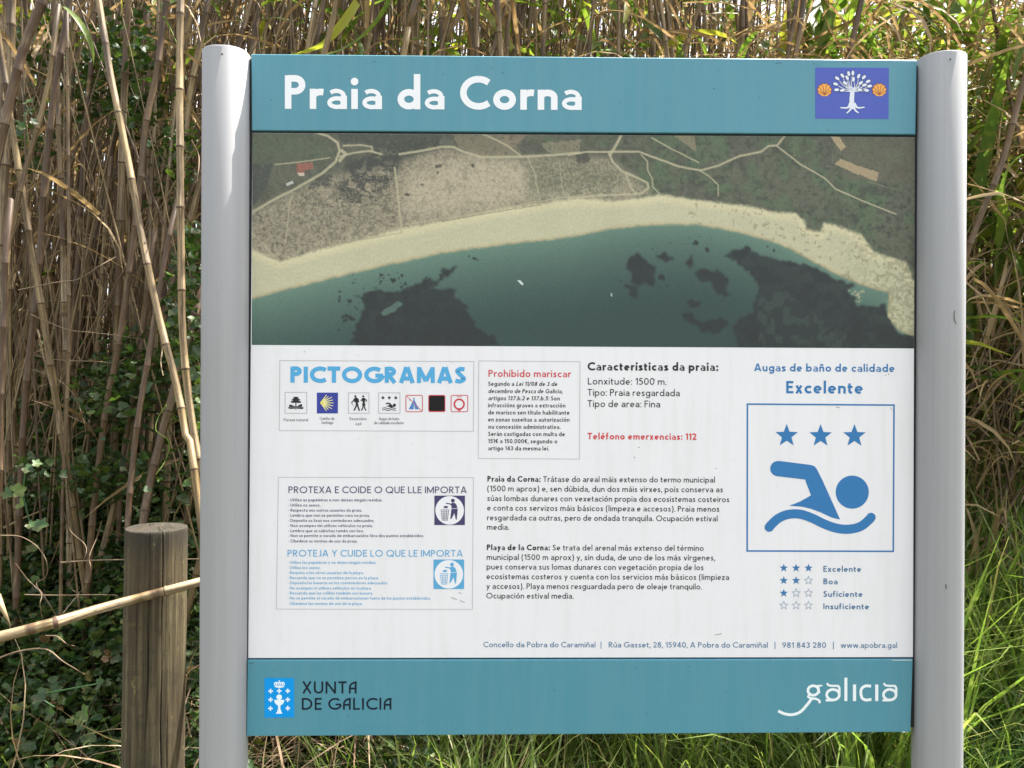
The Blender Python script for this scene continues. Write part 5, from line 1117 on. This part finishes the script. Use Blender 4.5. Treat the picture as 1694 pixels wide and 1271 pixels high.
# ---- feathery fennel plants, bottom right
def fennel(loc, size, seed, label):
    r_ = np.random.RandomState(seed); root = empty('fennel_plant', loc); tag(root, label, 'plant', 'feathery fennel plants at lower right')
    locs, mats_, = [], []
    stem = []
    for s in range(5):
        a = r_.uniform(0, 6.28); l_ = size * r_.uniform(.7, 1.1); tip = Vector((math.cos(a) * l_ * .45, math.sin(a) * l_ * .45, l_ * .9))
        V, F, C, MI = tube([(0, 0, 0), tip * .5 + Vector((0, 0, .04)), tip], [.004, .003, .001], 5); me = bpy.data.meshes.new('stem'); me.from_pydata([tuple(v) for v in V], [], F); link('stem', me, [FENNEL], root)
        for k in range(260):
            q = r_.uniform(.2, 1); c = tip * q + Vector(r_.normal(0, .05 * size / .5, 3)); locs.append(c)
    n = len(locs); V, F = blade(2, .6, .03)
    L_ = np.array([tuple(l) for l in locs]); M_ = rotz_tilt(n, r_.uniform(0, 6.28, n), r_.uniform(-1.2, 1.2, n), r_.uniform(-1, 1, n), r_.uniform(.04, .09, n))
    W_ = np.einsum('nij,vj->nvi', M_, V) + L_[:, None]
    me = np_mesh('foliage', W_.reshape(-1, 3), (F[None] + (np.arange(n) * len(V))[:, None, None]).reshape(-1, 4), True, attrs=[('tint', 'FLOAT', np.repeat(r_.rand(n), len(V)))])
    o = link('foliage', me, [FENNEL], root); o['kind'] = 'stuff'
for i, (px, py, Y, s, lab) in enumerate(((1690, 1180, .75, .42, 'feathery fennel plant at the lower right corner'), (1625, 1240, .62, .34, 'low feathery fennel plant beside the foot of the right post'), (1620, 960, 1.5, .30, 'feathery fennel plant halfway up behind the right post'))):
    q = spot(px, py, Y); g = gz(q.x, Y); fennel((q.x, Y, max(g, q.z - s * .6)), s, 90 + i, lab) if False else fennel((q.x, Y, g), max(s, q.z - g + .12), 90 + i, lab)

# ------------------------------------------------------------------ wooden post
pc = spot(249, 868, .22); wp_r = .0600; topz = spot(249, 881, .16).z
NS, NR = 420, 70
rr_ = np.random.RandomState(5); cracks = [(-1.42, -.2, 1.0, .007), (-1.72, .72, 1.1, .003), (-.93, .0, 1.05, .008), (-2.38, .3, 1.0, .003), (-1.18, .2, .55, .003), (-.70, .5, .8, .004), (-2.0, -.1, .62, .003), (1.2, 0, 1.1, .008), (2.4, 0, 1.0, .006)]
V, MI_ = [], []
zs = np.concatenate([np.linspace(-.3, 1.128, NR - 6), [1.14, 1.15, 1.158, 1.162, 1.164, 1.1645]]) + (topz - 1.1645)
sc_ = np.concatenate([np.ones(NR - 6), [1.0, 1.0, .997, .99, .978, .955]])
ang = np.linspace(0, 2 * np.pi, NS, endpoint=False)
for z, k in zip(zs, sc_):
    for a in ang:
        r_0 = wp_r * k * (1 + .012 * math.sin(3 * a + 1) + .006 * math.sin(9 * a + z * 2) + .004 * math.sin(23 * a))
        for (c0, z0, z1, dpt) in cracks:
            cc = c0 + .05 * math.sin(z * 5 + c0 * 7) + .014 * math.sin(z * 31)
            dd = abs((a - cc + math.pi) % (2 * math.pi) - math.pi)
            if z0 < z < z1 * topz + .02 and dd < .020: r_0 -= dpt * (1 - dd / .020) * (.55 + .45 * math.sin(z * 17 + c0 * 5))
        V.append((r_0 * math.cos(a), r_0 * math.sin(a), z)); MI_.append(max(0, 1 - r_0 / (wp_r * k)) * 14)
F = []
for i in range(len(zs) - 1):
    for k in range(NS): j = (k + 1) % NS; F.append((i * NS + k, i * NS + j, (i + 1) * NS + j, (i + 1) * NS + k))
b0 = (len(zs) - 1) * NS
for q, (kk, dz) in enumerate(((.6, -.001), (.3, .0015))):
    for a in ang: V.append((wp_r * .955 * kk * math.cos(a), wp_r * .955 * kk * math.sin(a), zs[-1] + dz + .0022 * math.sin(a * 7 + q) + .0015 * math.sin(a * 19)))
    for k in range(NS): j = (k + 1) % NS; F.append((b0 + q * NS + k, b0 + q * NS + j, b0 + (q + 1) * NS + j, b0 + (q + 1) * NS + k))
F.append(tuple(b0 + 2 * NS + k for k in range(NS)))
me = bpy.data.meshes.new('wooden_post'); me.from_pydata(V, [], F); a = me.attributes.new('split', 'FLOAT', 'POINT'); a.data.foreach_set('value', np.array(MI_ + [0] * (len(V) - len(MI_)), np.float32)); me.polygons.foreach_set('use_smooth', [True] * len(me.polygons)); me.update()
o = link('wooden_post', me, [WOOD]); o.location = (pc.x, .22, 0); o.rotation_euler = (0, R(.6), 0)
tag(o, 'round weathered wooden post with long cracks left of the board', 'post')

# ---- snapped cane resting across the wooden post
P_ = [spot(-60, 1070, .02), spot(0, 1054, .035), spot(74, 1035, .05), spot(130, 1018, .09), spot(185, 1001, .122), spot(241, 987, .148), spot(290, 974, .156), spot(345, 959, .165)]
base = P_[0].copy()
me = cane_mesh('fallen_reed', [p - base for p in P_], .0112, .0086, 14, (.19, .3), random.Random(4), tint=.94, wob=.0012)
o = link('fallen_reed', me); o.location = base; tag(o, 'snapped pale reed lying across the front of the wooden post', 'reed')
# broken tip at the left edge
q0, q1 = spot(-6, 985, .1), spot(18, 1036, .1)
me = cane_mesh('broken_reed', [Vector((0, 0, 0)), (q1 - q0) * .45, (q1 - q0)], .008, .0006, 8, (.3, .4), random.Random(5), tint=.05)
o = link('broken_reed', me); o.location = q0; tag(o, 'pointed end of a broken pale reed at the left edge', 'reed')
q0, q1 = spot(437, 1290, .75), spot(463, 1190, .75); q0.z = gz(q0.x, .75)
me = cane_mesh('broken_reed', [Vector((0, 0, 0)), (q1 - q0) * .5, (q1 - q0)], .0115, .010, 10, (.1, .16), random.Random(6), tint=.7)
o = link('broken_reed', me); o.location = q0; tag(o, 'short dark reed stump under the left end of the footer', 'reed')

# ---- wiry stems and tendrils at left
WIRES = [
 ('dry_tendril', 'curly pale tendril hanging left of the wooden post', [(112, 852), (116, 878), (141, 902), (139, 925), (116, 965), (125, 980)], .45, .0022),
 ('dry_tendril', 'forked wiry tendril between the curly tendril and the wooden post', [(168, 862), (160, 890), (148, 920), (150, 940), (146, 962), (128, 985), (104, 1015)], .4, .002),
 ('dry_tendril', 'thin wiry stem drooping above the left end of the fallen reed', [(25, 932), (45, 958), (68, 982), (66, 1000), (70, 1024)], .35, .0024),
 ('dry_tendril', 'long hooked wiry stem arching over the ivy', [(0, 886), (34, 888), (62, 905), (77, 930), (76, 955), (60, 965), (72, 985), (88, 1010), (92, 1018)], .38, .0022),
 ('dry_tendril', 'bent twig below the fallen reed', [(74, 1050), (76, 1052), (94, 1053), (110, 1065), (123, 1069)], .2, .003),
 ('dead_twig', 'thin horizontal dead stem left of the wooden post', [(40, 984), (100, 985), (160, 984), (195, 985)], .45, .0025),
 ('dead_twig', 'pale horizontal dead stem crossing behind the wooden post', [(100, 931), (160, 927), (230, 926), (330, 925)], .6, .004),
 ('dead_twig', 'slanting dead twig low in the ivy', [(-5, 1090), (30, 1078), (75, 1074), (105, 1095), (140, 1116)], .35, .004),
 ('dead_twig', 'long arching bramble stem crossing the shaded reeds', [(30, 480), (90, 468), (130, 462), (165, 440), (192, 425)], .8, .0035),
 ('dead_twig', 'thin wire-like stem through the shaded reeds', [(50, 520), (110, 545), (150, 550), (200, 556), (228, 561)], .85, .0028),
 ('dead_twig', 'straight pale dead stem in the dark of the thicket', [(45, 586), (100, 596), (150, 598), (190, 601)], 1.0, .004),
 ('dead_twig', 'arching dead stem low in the dark of the thicket', [(30, 610), (80, 620), (120, 650), (140, 700)], 1.0, .003),
 ('dead_twig', 'fine dead stem falling toward the thin upright reed', [(52, 662), (90, 676), (118, 690), (142, 701)], .9, .003),
 ('dead_twig', 'slender stem dropping left of the pale leaning reed', [(265, 545), (268, 580), (266, 600), (270, 622)], .5, .004),
 ('green_tendril', 'looping green tendril behind the pale leaning reed', [(275, 670), (262, 690), (258, 712), (275, 725), (280, 740), (272, 765), (258, 785)], .5, .002),
 ('dead_twig', 'thin stem curling beside the left post', [(316, 232), (328, 255), (329, 275), (326, 300)], .45, .003),
 ('green_shoot', 'bright green stem reaching up beside the yellow reed', [(271, 28), (282, 48), (292, 70)], .48, .0035),
]
for nm, lab, pts, Y, d_ in WIRES:
    P_ = [spot(x, y, Y + .04 * math.sin(i * 1.7)) for i, (x, y) in enumerate(pts)]; b_ = P_[0].copy(); Q_ = [p - b_ for p in P_]
    S_ = []
    for i in range(len(Q_) - 1):
        p0, p1, p2, p3 = Q_[max(i - 1, 0)], Q_[i], Q_[i + 1], Q_[min(i + 2, len(Q_) - 1)]
        for k in range(5): t = k / 5; S_.append(0.5 * (2 * p1 + (p2 - p0) * t + (2 * p0 - 5 * p1 + 4 * p2 - p3) * t * t + (3 * p1 - p0 - 3 * p2 + p3) * t ** 3))
    S_.append(Q_[-1]); V, F, C, MI = tube(S_, [d_ / 2 * (1.1 - .6 * i / len(S_)) for i in range(len(S_))], 6)
    me = bpy.data.meshes.new(nm); me.from_pydata([tuple(v) for v in V], [], F); me.polygons.foreach_set('use_smooth', [True] * len(F)); me.update()
    o = link(nm, me, [TWIG if not nm.startswith('green') else GRASS]); o.location = b_; tag(o, lab, 'stem')

# ---- single ivy shoots with leaves one can pick out
def shoot(pts, Y, sizes, label, seed):
    rg = random.Random(seed); P_ = [spot(x, y, Y) for x, y in pts]; root = empty('ivy_shoot', P_[0]); tag(root, label, 'ivy'); b_ = P_[0]
    V, F, C, MI = tube([p - b_ for p in P_], [.0018] * len(P_), 5); me = bpy.data.meshes.new('stem'); me.from_pydata([tuple(v) for v in V], [], F); link('stem', me, [FENNEL], root)
    V, F = lobed(1.0, 5, .25)
    for i, s in enumerate(sizes):
        p = P_[i % len(P_)] - b_; me = np_mesh('leaf', V * s * .78, F, True, attrs=[('tint', 'FLOAT', np.full(len(V), rg.uniform(.15, .45)))]); me.materials.append(IVY)
        o = link('leaf', me, (), root); o.location = p + Vector((rg.uniform(-.01, .01), -.01, rg.uniform(-.01, .01))); o.rotation_euler = (R(60) + rg.uniform(-.4, .4), rg.uniform(-.5, .5), rg.uniform(-.8, .8))
shoot([(60, 872), (48, 860), (36, 812), (20, 806)], .35, (.05, .035, .045, .04), 'bright green ivy shoot low at the left edge', 1)
shoot([(36, 830), (42, 770), (60, 768)], .55, (.05, .04, .035), 'ivy shoot with three leaves left of the brown jointed reed', 3)
shoot([(52, 190), (44, 175), (40, 205), (60, 200)], .6, (.05, .04, .035, .03), 'green leafy shoot high between the corner reeds', 4)
shoot([(125, 1190), (140, 1180), (170, 1130), (60, 1150), (90, 1170)], .25, (.045, .05, .04, .05, .045), 'ivy shoot low beside the base of the wooden post', 5)

# ---- single reed blades that stand out
def lone_leaf(p0, p1, Y, mat_list, idx, label, roll=0):
    a, b_ = spot(*p0, Y), spot(*p1, Y); o = bpy.data.objects.new('leaf', mat_list[idx]); SC.collection.objects.link(o)
    d = b_ - a; V = np.array([v.co[:] for v in mat_list[idx].vertices]); tip = Vector(V[-2]); q = tip.normalized().rotation_difference(d.normalized())
    o.rotation_mode = 'QUATERNION'; o.rotation_quaternion = Quaternion(d.normalized(), roll) @ q; s = d.length / tip.length; o.scale = (s, s, s); o.location = a
    best = min((c for c in SC.objects if c.get('group') == 'dry reeds standing in front of the thicket'), key=lambda c: min(((c.location + v.co) - a).length for v in list(c.data.vertices)[::12]))
    o.parent = best; o.location = a - best.location; o['label'] = label
lone_leaf((592, 2), (470, 92), .9, leaf_vars_g, 0, 'broad green blade slanting down to the header above the title', .6)
lone_leaf((648, -10), (510, 90), 1.0, leaf_vars_g, 3, 'long green blade beside the broad blade above the title', .2)
lone_leaf((1598, 330), (1662, 340), .5, leaf_vars_d, 2, 'tan withered blade curling out from behind the right post', 1.2)
lone_leaf((1655, 325), (1700, 255), .7, leaf_vars_g, 5, 'bright green blade at the right edge level with the photograph', .4)
lone_leaf((105, 10), (155, 108), .7, leaf_vars_g, 7, 'narrow green blade hanging left of the pale leaning reed', .5)
lone_leaf((190, -20), (196, 32), .7, leaf_vars_g, 9, 'short broad green blade at the top beside the pale leaning reed', .3)
